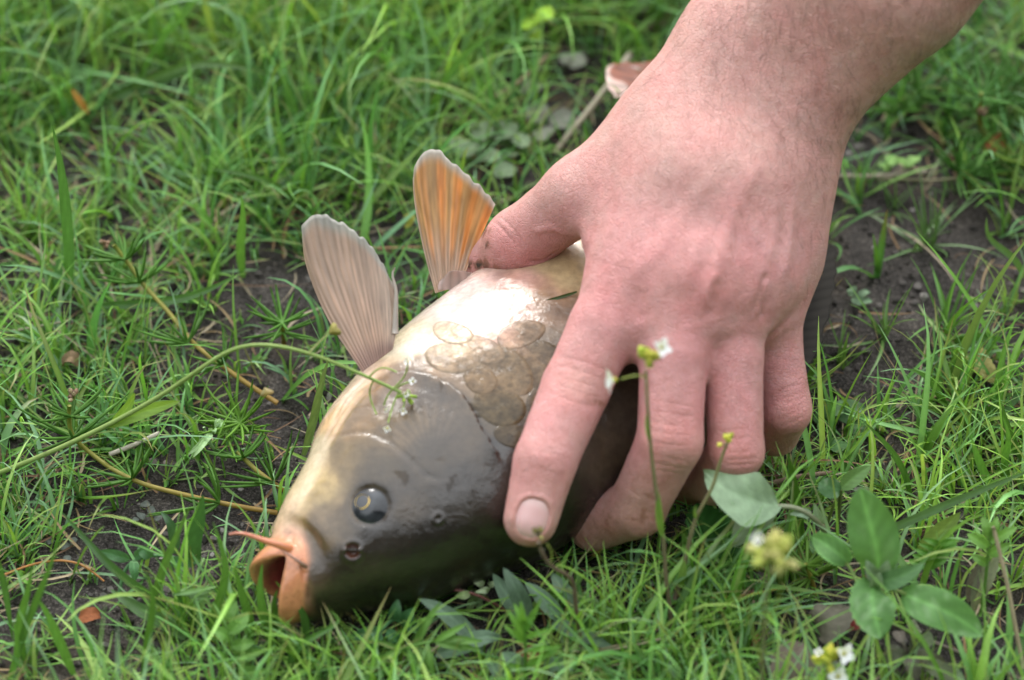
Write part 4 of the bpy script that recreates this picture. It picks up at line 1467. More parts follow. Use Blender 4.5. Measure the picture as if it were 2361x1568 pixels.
for k in range(26):
    a = math.radians(98 + 164 * k / 25) + rng.normal(0, .02); r_ = rng.uniform(680, 860)
    p = np.array([math.sin(a) * r_, math.cos(a) * r_, -5])
    V, F = tube(np.array([p, p + [rng.normal(0, 12), rng.normal(0, 12), 180], p + [rng.normal(0, 30), rng.normal(0, 30), 400]]), [14, 10, 5], 8)
    wb.add(V, F, (.05, .04, .03))
leaf_screen_mat = leaf_material("leaf_screen_foliage", .15, .6, .3, .3)
tag(link("added_leaf_screen", wb.data("added_leaf_screen", False), leaf_screen_mat), "dark leafy screen added unseen behind the viewer to darken low reflections", "wood", kind="stuff")

# ================================================================== plants one can tell apart
plant_mat = leaf_material("plant_leaf", .3, .5, .35, .22, bump=.25, gain=1.75)
pale_mat = leaf_material("pale_leaf", .25, .6, .3, .25, bump=.4, gain=1.5)
stem_mat = leaf_material("plant_stem", .12, .5, .35, .3, gain=1.5)
dry_mat = leaf_material("dry_plant", .12, .75, .2, .35, bump=.5, gain=1.25)
petal_mat = leaf_material("petal", .3, .5, .3, .1)
bud_mat = leaf_material("flower_bud", .3, .5, .3, .3, gain=1.5)
UPV = np.array([0, 0, 1.0])


def A(pts):
    return np.array([at(*p) for p in pts])


def ground_at(x, y):
    p = at(x, y, 0)
    return np.array([p[0], p[1], float(soil_height(np.array([p[0]]), np.array([p[1]]))[0])])


PROF = {"ovate": lambda t: np.sin(np.pi * np.clip(t, 0, 1) ** .75) ** .8, "lance": lambda t: np.sin(np.pi * np.clip(t, 0, 1) ** .85) ** .7,
        "blade": lambda t: np.minimum(1, .55 + t * 2) * np.clip((1 - t) * 2.2, 0, 1) ** .7, "tri": lambda t: np.clip(t * 9, 0, 1) ** .6 * np.clip(1 - t, 0, 1) ** .8 * 1.05,
        "kite": lambda t: np.where(t < .42, np.clip(t / .42, 0, 1) ** .75, np.clip((1 - t) / .58, 0, 1) ** .85), "broad": lambda t: np.sin(np.pi * np.clip(t, 0, 1) ** .9) ** .62, "round": lambda t: np.sqrt(np.clip(1 - (2 * t - 1) ** 2, 0, 1)), "spoon": lambda t: .25 * (t < .4) + np.where(t >= .4, np.sqrt(np.clip(1 - ((t - .68) / .33) ** 2, 0, 1)), 0) * .9 + .0}


def leaf_mesh(path, width, shape="ovate", face=None, fold=.25, wave=.06, col=(.06, .14, .03), rib=1.25, edge=1.0, serr=0, n=17, m=9, spots=0.0):
    P = curve(path, n); t = np.linspace(0, 1, n)
    T_ = unit(np.gradient(P, axis=0))
    f = -FWD if face is None else np.asarray(face, float)
    S = unit(np.cross(T_, f)); Nn = np.cross(S, T_)
    w = PROF[shape](t) * width / 2
    if serr:
        w = w * (1 + .10 * np.where((np.arange(n) % 2) == 0, 1, -1) * serr)
    x = np.linspace(-1, 1, m)
    ph_ = rng.uniform(0, 6)
    off = S[:, None] * (x[None, :, None] * w[:, None, None])
    up = fold * np.abs(x)[None] * w[:, None] + wave * width * np.sin(t[:, None] * 9 + ph_ + x[None] * 1.5) * np.abs(x)[None]
    V = (P[:, None] + off + Nn[:, None] * up[..., None]).reshape(-1, 3)
    k = 1 + (rib - 1) * np.exp(-(x[None] / .12) ** 2) + (edge - 1) * smooth(.8, 1, np.abs(x))[None] + 0 * t[:, None]
    k = k * (1 + .10 * np.cos(t[:, None] * 34 - np.abs(x)[None] * 8)) * (.92 + .16 * noise2(V[:, 0].reshape(n, m), V[:, 1].reshape(n, m), 3.))
    C = np.array(col)[None, None] * k[..., None]
    if spots:
        C = C + spots * smooth(.66, .8, noise2(V[:, 0].reshape(n, m) * 4, V[:, 1].reshape(n, m) * 4, 1.5))[..., None] * np.array([.5, .55, .45])
    return V, grid_faces(n, m), C.reshape(-1, 3)


def leaf(parent, path, width, mat_=None, name="leaf", **k):
    V, F, C = leaf_mesh(path, width, **k)
    return link(name, mesh_data(name, V, F, C), mat_ or plant_mat, parent)


def rod(parent, pts, r0, r1, col0, col1=None, name="stem", mat_=None, n=None, nseg=7, fuzz=0):
    n = n or max(8, 4 * len(pts))
    P = curve(pts, n); t = np.linspace(0, 1, n)
    V, F = tube(P, r0 + (r1 - r0) * t, nseg)
    c0 = np.array(col0); c1 = np.array(col1 if col1 is not None else col0)
    C = np.concatenate([np.repeat(c0 + (c1 - c0) * t[:, None], nseg, 0), [c0], [c1]])
    b = Build(); b.add(V, F, C)
    for _ in range(fuzz):
        i = rng.integers(0, n); d = unit(rng.normal(0, 1, 3))
        Q = P[i] + d * np.array([[0], [.5], [1]]) * rng.uniform(.08, .16)
        v, f = tube(Q, [.004, .003, .001], 3, cap=False); b.add(v, f, (.55, .55, .45))
    return link(name, b.data(name), mat_ or stem_mat, parent)


def ellipsoid(c, d, rl, r, nu=6, nv=8):
    d = unit(d); u = unit(np.cross(d, [.3, .5, .8])); v = np.cross(d, u)
    th = np.linspace(0, np.pi, nu + 1)[1:-1]; a = np.linspace(0, 2 * np.pi, nv, endpoint=False)
    V = [c + d * rl * math.cos(t) + (u * math.cos(b) + v * math.sin(b)) * r * math.sin(t) for t in th for b in a] + [c + d * rl, c - d * rl]
    n = len(th) * nv; j = np.arange(nv); k = (j + 1) % nv
    return np.array(V), [grid_faces(len(th), nv, close_v=True), np.stack([k, j, np.full(nv, n)], -1), np.stack([(len(th) - 1) * nv + j, (len(th) - 1) * nv + k, np.full(nv, n + 1)], -1)]


def buds(parent, c, axis, n, spread, size, cols, name="bud_cluster"):
    b = Build()
    for i in range(n):
        d = unit(np.asarray(axis) + rng.normal(0, .75, 3))
        p = c + d * spread * rng.uniform(.35, 1)
        V, F = ellipsoid(p, d, size * rng.uniform(.7, 1.2), size * .6)
        b.add(V, F, np.array(cols[rng.integers(0, len(cols))]) * rng.uniform(.8, 1.2))
        V, F = tube(np.array([c - unit(axis) * .1, p]), [.02, .018], 4, cap=False); b.add(V, F, (.16, .22, .05))
    return link(name, b.data(name), bud_mat, parent)


def flower(parent, c, axis, size, n=4, col=(.85, .86, .88)):
    axis = unit(axis); u = unit(np.cross(axis, [.2, .9, .4])); v = np.cross(axis, u)
    b = Build()
    V, F = ellipsoid(c, axis, size * .28, size * .2); b.add(V, F, (.45, .45, .06))
    fl = link("flower", b.data("flower"), bud_mat, parent)
    for k in range(n):
        a = 2 * math.pi * k / n + rng.uniform(-.15, .15)
        d = u * math.cos(a) + v * math.sin(a)
        Pq = [c + d * .04, c + d * size * .5 + axis * size * .32, c + d * size + axis * size * .4]
        V, F, C = leaf_mesh(Pq, size * .8, "ovate", face=axis, fold=.1, wave=.05, col=col, rib=1, n=9, m=5)
        link("petal", mesh_data("petal", V, F, C), petal_mat, fl)
    return fl


# ------------------------------------------------------------------ corn spurrey: needle leaves in whorls
def whorl(parent, c, axis, n, L, col=(.055, .135, .02), droop=.25, spread=.9):
    axis = unit(axis); u = unit(np.cross(axis, [.7, .2, .5])); v = np.cross(axis, u)
    b = Build()
    for k in range(n):
        a = 2 * math.pi * k / n + rng.uniform(-.3, .3)
        d = unit(u * math.cos(a) + v * math.sin(a) + axis * rng.uniform(.2, spread))
        l = L * rng.uniform(.6, 1.15)
        P = np.array([c + d * l * t + (axis * .35 - UPV * droop) * l * t * t for t in np.linspace(0, 1, 6)])
        P[:, 2] = np.maximum(P[:, 2], .05)
        V, F = tube(P, .05 * np.array([.7, 1, 1, .95, .75, .3]), 5)
        b.add(V, F, np.array(col) * rng.uniform(.75, 1.35))
    return link("leaf_whorl", b.data("leaf_whorl"), plant_mat, parent)


def spurrey(label, stem_pts, whorls, L=1.6, n=13, tip_buds=None, col=(.055, .135, .02), group=None):
    P = A(stem_pts) if stem_pts else None
    base = P[0] if P is not None else at(*whorls[0][:3])
    o = empty("spurrey_plant", [base[0], base[1], 0], label, "plant", group)
    if P is not None:
        rod(o, P, .085, .07, (.20, .12, .025), (.17, .19, .035))
    for w in whorls:
        c = at(*w[:3])
        ax = (unit(P[min(len(P) - 1, 1 + int(np.argmin(np.linalg.norm(P - c, axis=1))))] - c + UPV * .8) if P is not None else UPV + rng.normal(0, .2, 3))
        whorl(o, c, ax, n, w[3] if len(w) > 3 else L, col)
    if tip_buds:
        buds(o, at(*tip_buds), UPV + rng.normal(0, .3, 3), 7, .28, .12, [(.25, .16, .10), (.30, .24, .14), (.16, .10, .07)])
    return o


spurrey("trailing spurrey with reddish stem and needle whorls left of the pectoral fin", [(640, 930, .3), (560, 878, .7), (510, 842, .9), (440, 785, 1.1), (390, 722, 1.3), (330, 655, 1.7), (290, 600, 2.3), (262, 565, 2.8)],
        [(320, 652, 1.8, 1.7), (432, 792, 1.1, 1.7), (288, 598, 2.4, 1.4), (512, 842, .9, 1.2)], tip_buds=(240, 565, 2.9))
spurrey("spurrey with orange-green stem creeping from the left towards the carp's head", [(640, 1183, .3), (500, 1158, .5), (400, 1135, .7), (320, 1112, .8), (270, 1088, .9), (205, 1042, 1.0), (172, 1010, 1.5), (160, 935, 2.8)],
        [(168, 1008, 1.6, 2.0), (165, 960, 2.4, 1.2), (303, 1105, .8, 1.6), (505, 1160, .6, 1.8)], tip_buds=(170, 918, 3.0))
spurrey("short spurrey stem running to the ground beside the carp's cheek", [(670, 1140, .2), (627, 1112, .6), (584, 1078, .8), (547, 1042, .9)], [(630, 1112, .6, 1.7), (560, 1055, .9, 1.2)])
spurrey("bushy bright spurrey clump below the arched stem's bend", None, [(540, 985, .6, 1.8), (555, 975, 1.2, 1.5), (520, 1000, .8, 1.4)], col=(.08, .17, .02))
spurrey("small spurrey tuft just left of the pectoral fin's edge", [(655, 800, 0), (653, 772, .8), (650, 745, 1.6)], [(653, 765, 1.0, 1.5), (651, 745, 1.6, 1.3)])
spurrey("dark green spurrey clump by the wrist with a withered purplish head", [(2310, 330, 0), (2265, 300, .8), (2258, 262, 1.6), (2262, 215, 2.4)], [(2262, 225, 2.2, 2.0), (2262, 262, 1.5, 1.8), (2300, 320, .3, 1.7)], tip_buds=(2262, 262, 2.0), col=(.04, .115, .018))
spurrey("spurrey clump at the end of the dry stalk right of the wrist", None, [(2225, 410, .3, 2.0), (2215, 395, .9, 1.8), (2250, 400, .5, 1.6)], col=(.045, .125, .018))
spurrey("spurrey clump growing close beside the forearm's lower edge", None, [(2110, 240, .4, 1.9), (2120, 215, 1.0, 1.7), (2085, 255, .4, 1.5)], col=(.05, .13, .018))
spurrey("spurrey clump in the grass between forearm and withered-headed spurrey", None, [(2190, 170, .5, 2.0), (2205, 140, 1.0, 1.8), (2330, 230, .6, 1.9), (2345, 190, 1.0, 1.8)], col=(.045, .12, .018))
spurrey("yellow-green spurrey beside the brown leaf at the right", None, [(2335, 400, .4, 1.7), (2350, 375, .9, 1.6)], col=(.085, .14, .02))
spurrey("small spurrey among the flower stems beside the silvery leaf", [(1880, 1370, 0), (1872, 1340, .7), (1858, 1300, 1.5)], [(1868, 1330, .8, 1.3), (1860, 1305, 1.4, 1.2)], col=(.075, .15, .02))
spurrey("spurrey tuft with curling needles in front of the carp's forehead", None, [(935, 1400, .3, 1.6), (950, 1385, .8, 1.4)], col=(.045, .125, .02))

# ------------------------------------------------------------------ shepherd's purse: a long arched stalk over the fish
sp_ = empty("shepherds_purse", at(-60, 1110, 0) * [1, 1, 0], "arched pale green shepherd's purse stalk leaning over onto the carp's gill cover", "plant")
path = [(-60, 1112, .2), (60, 1066, 1.6), (170, 1018, 2.8), (290, 958, 4.2), (400, 893, 5.6), (480, 838, 6.8), (540, 805, 7.4), (600, 795, 7.7), (680, 806, 7.6), (760, 832, 7.2), (840, 866, 6.8), (925, 905, 6.4)]
SPP = A(path)
rod(sp_, SPP, .085, .05, (.20, .27, .085), (.17, .25, .06), n=60, nseg=8)
for pts, w in (([(255, 978, 3.7), (300, 930, 4.4), (310, 905, 4.8)], .28), ([(245, 985, 3.6), (330, 950, 4.0), (415, 925, 4.0)], .42)):
    leaf(sp_, A(pts), w, shape="lance", col=(.13, .22, .03), fold=.3)


def pod(parent, stalk, c, d, size, col=(.26, .23, .07)):
    """heart-shaped seed pod on a thin stalk"""
    rod(parent, stalk, .022, .02, (.20, .22, .07), n=10, nseg=5)
    d = unit(d); s_ = unit(np.cross(d, -FWD)); nn = np.cross(s_, d)
    t = np.linspace(0, 2 * np.pi, 24, endpoint=False)
    hx = np.sin(t) * (np.where(np.cos(t) > 0, 1.0, 1.0)) * (1 + np.cos(t)) / 2 * 1.1
    out = np.stack([np.sin(t) * (.55 + .45 * np.cos(t)), np.cos(t) - .28 * np.exp(-(np.sin(t) / .25) ** 2) * (np.cos(t) > 0)], -1)
    V = [c + nn * size * .12, c - nn * size * .12] + [c + s_ * a * size * .75 + d * b * size * .5 for a, b in out]
    i = np.arange(24); j = (i + 1) % 24
    F = np.concatenate([np.stack([np.zeros(24, int), 2 + i, 2 + j], -1), np.stack([np.ones(24, int), 2 + j, 2 + i], -1)])
    link("seed_pod", mesh_data("seed_pod", V, F, np.tile(np.array(col), (len(V), 1))), plant_mat, parent)


pod(sp_, A([(712, 815, 7.5), (735, 790, 7.6), (758, 770, 7.7)]), at(770, 762, 7.8), at(785, 752, 8.0) - at(758, 770, 7.7), .42)
pod(sp_, A([(562, 800, 7.5), (585, 850, 6.6), (602, 885, 6.0)]), at(614, 903, 5.7), at(614, 915, 5.4) - at(602, 885, 6.0), .42, (.42, .36, .2))
for pts in ([(905, 897, 6.5), (935, 862, 7.0), (940, 835, 7.4)], [(850, 870, 6.8), (882, 848, 7.2), (915, 858, 7.2)], [(862, 876, 6.7), (852, 905, 6.2), (868, 955, 5.8)], [(905, 897, 6.5), (890, 920, 6.2), (885, 935, 6.0)], [(920, 903, 6.4), (910, 925, 6.2), (895, 975, 5.9)], [(920, 903, 6.4), (932, 925, 6.2), (928, 945, 6.0)], [(910, 900, 6.4), (930, 885, 6.7), (950, 880, 6.8)]):
    rod(sp_, A(pts), .03, .024, (.20, .30, .06), n=10, nseg=5, name="flower_stalk")
buds(sp_, at(938, 912, 6.3), at(955, 920, 6.2) - at(925, 905, 6.4), 12, .3, .085, [(.22, .36, .03), (.28, .42, .05)])
for x, y, z in ((940, 833, 7.45), (888, 944, 6.0), (893, 988, 5.85), (930, 948, 6.0), (952, 880, 6.85), (935, 908, 6.5)):
    c = at(x, y, z)
    flower(sp_, c, -FWD + rng.normal(0, .4, 3), .13)

# ------------------------------------------------------------------ hairy cress stems with yellow-green buds and white flowers
def cress(label, stem, leaves=(), bud=None, white=(), r=(.075, .045), col=((.13, .09, .07), (.20, .20, .08)), fuzz=90, bud_n=16, bud_s=.3, bud_size=.13, side=(), bud_cols=((.42, .44, .06), (.52, .50, .09), (.34, .40, .05))):
    P = A(stem)
    o = empty("cress_plant", [P[0][0], P[0][1], 0], label, "plant")
    rod(o, P, r[0], r[1], col[0], col[1], n=40, fuzz=fuzz)
    for pts, w in leaves:
        leaf(o, A(pts), w, shape="lance", col=(.12, .20, .04), fold=.35, edge=1.1)
    for pts in side:
        rod(o, A(pts), .03, .025, (.2, .24, .05), n=10, nseg=5, name="flower_stalk")
    if bud:
        buds(o, at(*bud), UPV - FWD * .2, bud_n, bud_s, bud_size, bud_cols)
    for x, y, z, s_, ax in white:
        flower(o, at(x, y, z), np.array(ax), s_)
    return o


cress("tall cress stem with white flowers rising in front of the middle finger", [(1551, 1490, 0), (1545, 1410, 1.3), (1536, 1336, 2.5), (1529, 1242, 4.0), (1515, 1149, 5.6), (1502, 1047, 7.3), (1494, 950, 9.0), (1489, 855, 10.6)],
      leaves=(([(1528, 1240, 4.1), (1520, 1190, 5.0), (1517, 1130, 5.9)], .22), ([(1499, 1020, 7.8), (1493, 985, 8.4), (1490, 955, 8.9)], .14)),
      bud=(1490, 832, 10.9), bud_s=.5, bud_size=.18, white=((1524, 803, 11.6, .32, (.5, -.5, .8)), (1415, 876, 10.4, .4, (-1, -.2, .1))), side=([(1490, 870, 10.4), (1470, 866, 10.6), (1432, 874, 10.4)],))
cress("leaning cress stem with small yellow buds before the ring finger", [(1556, 1380, 1.5), (1585, 1270, 3.2), (1611, 1182, 4.6), (1640, 1128, 5.4), (1662, 1060, 6.4), (1676, 1025, 7.0)],
      leaves=(([(1566, 1350, 2.0), (1573, 1325, 2.5), (1578, 1290, 3.0)], .25), ([(1606, 1195, 4.4), (1602, 1180, 4.8), (1604, 1165, 5.0)], .1)), bud=(1678, 1018, 7.1), bud_n=9, bud_s=.26, bud_size=.12)
cress("tallest cress stem with a large pale bud head right of the leaning cress", [(1748, 1760, 0), (1752, 1660, 2.2), (1757, 1565, 4.4), (1762, 1450, 7.0), (1768, 1355, 9.2), (1776, 1310, 10.2)], bud=(1782, 1285, 10.8), bud_n=40, bud_s=.62, bud_size=.24, bud_cols=((.52, .50, .20), (.44, .46, .12), (.38, .42, .10)),
      white=((1748, 1243, 11.6, .2, (-.4, -.5, .8)),), side=([(1757, 1540, 4.9), (1738, 1460, 6.2), (1722, 1392, 7.5)], [(1765, 1440, 7.2), (1790, 1400, 8.0), (1800, 1350, 9.0)]),
      leaves=(([(1753, 1640, 2.6), (1740, 1600, 3.2), (1738, 1560, 4.0)], .3),))
cress("cress with yellow buds and white petals beside the big-leaved plant's foot", [(1890, 1680, 0), (1898, 1620, 1.2), (1905, 1570, 2.2), (1910, 1540, 2.9)], bud=(1910, 1525, 3.2), bud_n=16, bud_s=.45, bud_size=.17, white=((1945, 1508, 3.6, .35, (.5, -.6, .6)), (1932, 1560, 2.9, .35, (.1, -.8, .6)), (1888, 1505, 3.5, .15, (-.3, -.3, 1))))
cress("brown bent cress stalk whose bud hangs at the index fingernail", [(1346, 1560, 0), (1342, 1500, .9), (1336, 1456, 1.6), (1328, 1400, 2.6), (1318, 1340, 3.7), (1300, 1322, 4.2), (1275, 1308, 4.6), (1255, 1284, 5.1), (1240, 1250, 5.7)],
      bud=(1240, 1232, 6.0), bud_n=8, bud_s=.2, bud_size=.11, bud_cols=((.16, .13, .06), (.22, .20, .06), (.09, .07, .05)), col=((.10, .065, .05), (.11, .075, .05)), r=(.075, .055), side=([(1268, 1304, 4.7), (1272, 1275, 5.2), (1262, 1255, 5.6)],))

# ------------------------------------------------------------------ the big-leaved goosefoot
gf = empty("goosefoot", at(2025, 1420, 0) * [1, 1, 0], "broad-leaved goosefoot with dull green diamond leaves spotted white", "plant")
rod(gf, A([(2025, 1420, -.1), (2024, 1380, 1.6), (2023, 1336, 3.2)]), .12, .10, (.14, .20, .07))
G1 = (.080, .175, .050)
leaf(gf, A([(2023, 1325, 3.3), (2024, 1290, 3.9), (2008, 1215, 5.0), (1982, 1122, 6.2)]), 1.5, shape="broad", col=G1, rib=1.7, fold=.12, n=21, m=13, spots=.03)
leaf(gf, A([(2018, 1345, 3.2), (2010, 1375, 3.3), (2020, 1430, 3.0), (2030, 1474, 2.6)]), 1.35, shape="broad", col=G1, rib=1.6, fold=.1, edge=1.3, n=21, m=13, spots=.1, serr=.5)
leaf(gf, A([(2075, 1366, 3.2), (2120, 1385, 3.4), (2190, 1415, 3.3), (2266, 1466, 2.7)]), 1.15, shape="broad", col=G1, rib=1.6, fold=.15, edge=1.3, n=21, m=13, spots=.1)
rod(gf, A([(2025, 1345, 3.2), (2055, 1358, 3.3), (2090, 1370, 3.3)]), .06, .05, (.13, .20, .05), name="leaf_stalk")
leaf(gf, A([(1958, 1300, 3.3), (1930, 1275, 3.6), (1895, 1250, 3.7), (1872, 1236, 3.6)]), .75, shape="ovate", col=G1, rib=1.5, edge=1.6, fold=.5)
rod(gf, A([(2016, 1345, 3.1), (1985, 1350, 3.0), (1965, 1320, 3.2), (1950, 1296, 3.4)]), .06, .05, (.13, .20, .05), name="leaf_stalk")
leaf(gf, A([(2028, 1340, 3.3), (2060, 1335, 3.7), (2100, 1318, 4.0), (2132, 1300, 4.2)]), .6, shape="ovate", col=(.075, .15, .06), rib=1.3, fold=.3)
for q in ([(2020, 1335, 3.3), (2008, 1315, 3.8), (1996, 1292, 4.2)], [(2030, 1330, 3.4), (2042, 1310, 3.9), (2048, 1292, 4.2)], [(2020, 1350, 3.2), (2022, 1340, 3.6), (2026, 1318, 4.0)]):
    leaf(gf, A(q), .42, pale_mat, shape="ovate", col=(.20, .27, .17), fold=.3)
bd2 = empty("bindweed", at(1945, 1240, 0) * [1, 1, 0], "folded horizontal green leaf with pale edge behind the goosefoot's upright leaf", "plant")
rod(bd2, A([(1900, 1240, 0), (1915, 1185, 1.6), (1938, 1128, 3.0)]), .055, .045, (.14, .19, .05))
leaf(bd2, A([(1938, 1128, 3.0), (1915, 1125, 3.2), (1888, 1112, 3.3)]), .62, shape="round", col=(.06, .13, .05), fold=.15, spots=.15)
leaf(bd2, A([(1938, 1128, 3.0), (1970, 1100, 3.4), (2008, 1074, 3.7)]), .5, shape="lance", col=(.10, .18, .06), fold=.6)

# ------------------------------------------------------------------ leaf turned silver side up
sl = empty("silver_leaf_plant", at(1911, 1262, 0) * [1, 1, 0], "drooping leaf with its silvery grey-green underside turned up by the ring finger", "plant")
rod(sl, A([(1915, 1270, 0), (1911, 1242, 1.2), (1893, 1212, 2.2), (1870, 1190, 2.9), (1836, 1172, 3.4), (1790, 1167, 3.7)]), .10, .075, (.16, .15, .09), (.22, .24, .15), n=30, fuzz=60)
leaf(sl, A([(1800, 1167, 3.7), (1745, 1160, 4.1), (1690, 1140, 4.4), (1622, 1086, 4.6)]), 1.75, pale_mat, shape="kite", col=(.22, .31, .19), rib=1.25, fold=.35, n=21, m=13, face=-FWD + np.array([.2, 0, .3]))
leaf(sl, A([(1792, 1172, 3.6), (1750, 1195, 3.4), (1715, 1225, 3.0), (1690, 1262, 2.4)]), .85, pale_mat, shape="lance", col=(.24, .29, .21), rib=1.2, fold=-.5)
for q in ([(1870, 1190, 2.9), (1850, 1182, 3.2), (1820, 1186, 3.2)], [(1893, 1212, 2.2), (1885, 1185, 2.9), (1878, 1160, 3.4)]):
    leaf(sl, A(q), .3, pale_mat, shape="ovate", col=(.24, .33, .22))
dk = empty("dock_plant", at(1640, 1260, 0) * [1, 1, 0], "dark green scalloped leaves crouching between the ring finger and the silver leaf", "plant")
for q, w in (([(1660, 1250, .5), (1630, 1215, 1.4), (1605, 1160, 2.2)], 1.25), ([(1665, 1255, .5), (1690, 1230, 1.0), (1700, 1190, 1.5)], .9), ([(1700, 1320, .3), (1680, 1285, .9), (1690, 1240, 1.4)], .75)):
    leaf(dk, A(q), w, shape="round", col=(.028, .085, .02), rib=1.3, fold=.15, serr=.6, n=19)

# ------------------------------------------------------------------ plantain rosette with grey hairy leaves in front of the fish
pl = empty("plantain", at(1230, 1500, 0) * [1, 1, 0], "plantain rosette of long blue-grey hairy leaves under the index fingertip", "plant")
GREY = (.115, .175, .118)
for q, w in (([(1115, 1508, .2), (1075, 1455, .8), (1030, 1415, 1.3), (966, 1380, 1.4)], .52), ([(1216, 1440, .3), (1205, 1395, 1.1), (1185, 1350, 1.8), (1160, 1308, 2.2)], .58), ([(1200, 1430, .2), (1170, 1375, .9), (1136, 1322, 1.5)], .5),
             ([(1300, 1432, .2), (1270, 1400, .8), (1240, 1368, 1.1), (1210, 1342, 1.2)], .5), ([(1344, 1412, .2), (1310, 1375, .8), (1270, 1318, 1.3)], .5), ([(1002, 1512, .2), (1070, 1485, .7), (1120, 1468, .8), (1160, 1474, .5)], .55),
             ([(1180, 1570, .3), (1150, 1545, .9), (1119, 1522, 1.2)], .5), ([(1212, 1545, .3), (1185, 1522, .9), (1156, 1503, 1.2)], .5), ([(1270, 1438, .2), (1330, 1455, .7), (1380, 1480, .7), (1414, 1492, .4)], .45), ([(1255, 1545, .3), (1290, 1530, .7), (1320, 1545, .6)], .45)):
    q = [(x_, y_, z_ + .45) for x_, y_, z_ in q]
    leaf(pl, A(q), w, pale_mat, shape="lance", col=np.array(GREY) * rng.uniform(.8, 1.25), rib=1.3, fold=.22)
rs = empty("rosy_runner", at(1180, 1420, 0) * [1, 1, 0], "reddish hairy runner with small pale oval leaves beside the carp's forehead", "plant")
rod(rs, A([(1182, 1420, .1), (1140, 1392, .9), (1083, 1367, 1.5), (1037, 1360, 1.5), (990, 1372, 1.0), (965, 1378, .6)]), .05, .035, (.16, .07, .05), (.14, .05, .05), n=30, fuzz=60)
for q, w, c in (([(1115, 1350, 1.2), (1100, 1343, 1.5), (1088, 1341, 1.6)], .22, (.38, .46, .28)), ([(1128, 1362, 1.2), (1112, 1362, 1.5), (1094, 1366, 1.5)], .22, (.36, .45, .27)), ([(1083, 1367, 1.5), (1070, 1372, 1.6), (1050, 1372, 1.4)], .25, (.20, .26, .12)),
                ([(1100, 1370, 1.2), (1104, 1390, .8), (1106, 1412, .4)], .25, (.15, .22, .11)), ([(1098, 1372, 1.2), (1085, 1395, .7), (1078, 1420, .3)], .25, (.16, .23, .1)), ([(1128, 1352, 1.2), (1138, 1345, 1.4), (1146, 1342, 1.4)], .2, (.3, .38, .22))):
    leaf(rs, A(q), w, pale_mat, shape="ovate", col=c)

# ------------------------------------------------------------------ vetches and small leaves
def vetch(label, stem, leaflets, w, col, cat="plant", mat_=None, shape="lance"):
    P = A(stem)
    o = empty("vetch", [P[0][0], P[0][1], 0], label, cat)
    rod(o, P, .06, .045, np.array(col) * 1.1)
    for q in leaflets:
        a, b = np.array(q[0], float), np.array(q[1], float)
        mid = (a + b) / 2; mid[2] += .12
        leaf(o, A([a, mid, b]), w * rng.uniform(.85, 1.15), mat_ or plant_mat, shape=shape, col=np.array(col) * rng.uniform(.8, 1.25), fold=.35)
    return o


vetch("bright vetch with narrow pointed leaflets below the carp's forehead", [(880, 1510, .2), (922, 1499, 1.0), (957, 1488, 1.5), (1000, 1478, 1.8)],
      [((950, 1490, 1.4), (1016, 1386, 2.8)), ((962, 1487, 1.5), (1000, 1400, 2.6)), ((1000, 1480, 1.8), (1076, 1437, 2.4)), ((1000, 1480, 1.8), (1078, 1500, 1.6)), ((985, 1482, 1.7), (1000, 1562, .8)), ((965, 1488, 1.5), (998, 1555, .7)),
       ((930, 1497, 1.1), (850, 1530, .9)), ((925, 1497, 1.1), (860, 1475, 1.4)), ((1010, 1476, 1.8), (1110, 1500, 1.5)), ((1010, 1476, 1.8), (1085, 1470, 2.0)), ((1020, 1476, 1.8), (1115, 1478, 1.9)), ((940, 1494, 1.2), (960, 1560, .4))], .2, (.095, .19, .04))
vetch("folded silvery vetch leaf on the bare soil left of the carp's mouth", [(470, 1290, .6), (455, 1325, 1.2), (440, 1352, 1.6), (398, 1372, 1.7)],
      [((398 + 6 * k, 1372 - 2 * k, 1.7), (500 - 5 * k, 1352 + 10 * k, 1.8 - .12 * k)) for k in range(9)], .16, (.12, .21, .075))
vetch("pale narrow-leaved vetch tip near the bushy spurrey", [(520, 1060, .3), (490, 1030, 1.0), (470, 985, 1.8)], [((478 + 3 * k, 1010 - 4 * k, 1.5), (432 + 12 * k, 1050 - 14 * k + (k % 2) * 20, 1.5)) for k in range(8)], .18, (.17, .27, .12))
vetch("round-leaved vetch at the carp's chin in the lower grass", [(560, 1568, .1), (540, 1500, 1.2), (520, 1440, 2.0), (490, 1390, 2.4)],
      [((528, 1460, 1.8), (575, 1412, 2.2)), ((536, 1490, 1.4), (590, 1480, 1.6)), ((543, 1515, 1.0), (612, 1500, 1.2)), ((556, 1555, .4), (616, 1545, .6)), ((515, 1430, 2.0), (545, 1385, 2.4)), ((530, 1470, 1.6), (492, 1450, 1.8))], .42, (.10, .20, .045), shape="ovate")
vetch("low vetch with oval dark leaflets beside the carp's snout base", [(955, 1455, .1), (930, 1440, .8), (905, 1430, 1.2), (880, 1455, 1.2)],
      [((885, 1452, 1.2), (800, 1472, 1.0)), ((890, 1455, 1.1), (925, 1482, .8)), ((925, 1440, .8), (955, 1400, 1.5)), ((908, 1430, 1.2), (918, 1380, 1.9)), ((930, 1440, .8), (985, 1450, .6)), ((880, 1458, 1.1), (830, 1500, .6))], .42, (.045, .12, .045), shape="ovate")
vetch("vetch with grey-green oval leaflets on the bare soil at the left", [(275, 1375, .1), (300, 1300, .9), (330, 1285, 1.1), (400, 1285, 1.2), (450, 1300, 1.0)],
      [((300, 1290, 1.0), (228, 1270, 1.2)), ((310, 1285, 1.1), (345, 1262, 1.4)), ((350, 1285, 1.2), (318, 1262, 1.4)), ((400, 1287, 1.2), (450, 1305, .9)), ((420, 1290, 1.2), (395, 1300, .9)), ((308, 1292, 1.), (312, 1340, .6))], .34, (.05, .125, .045), shape="ovate")
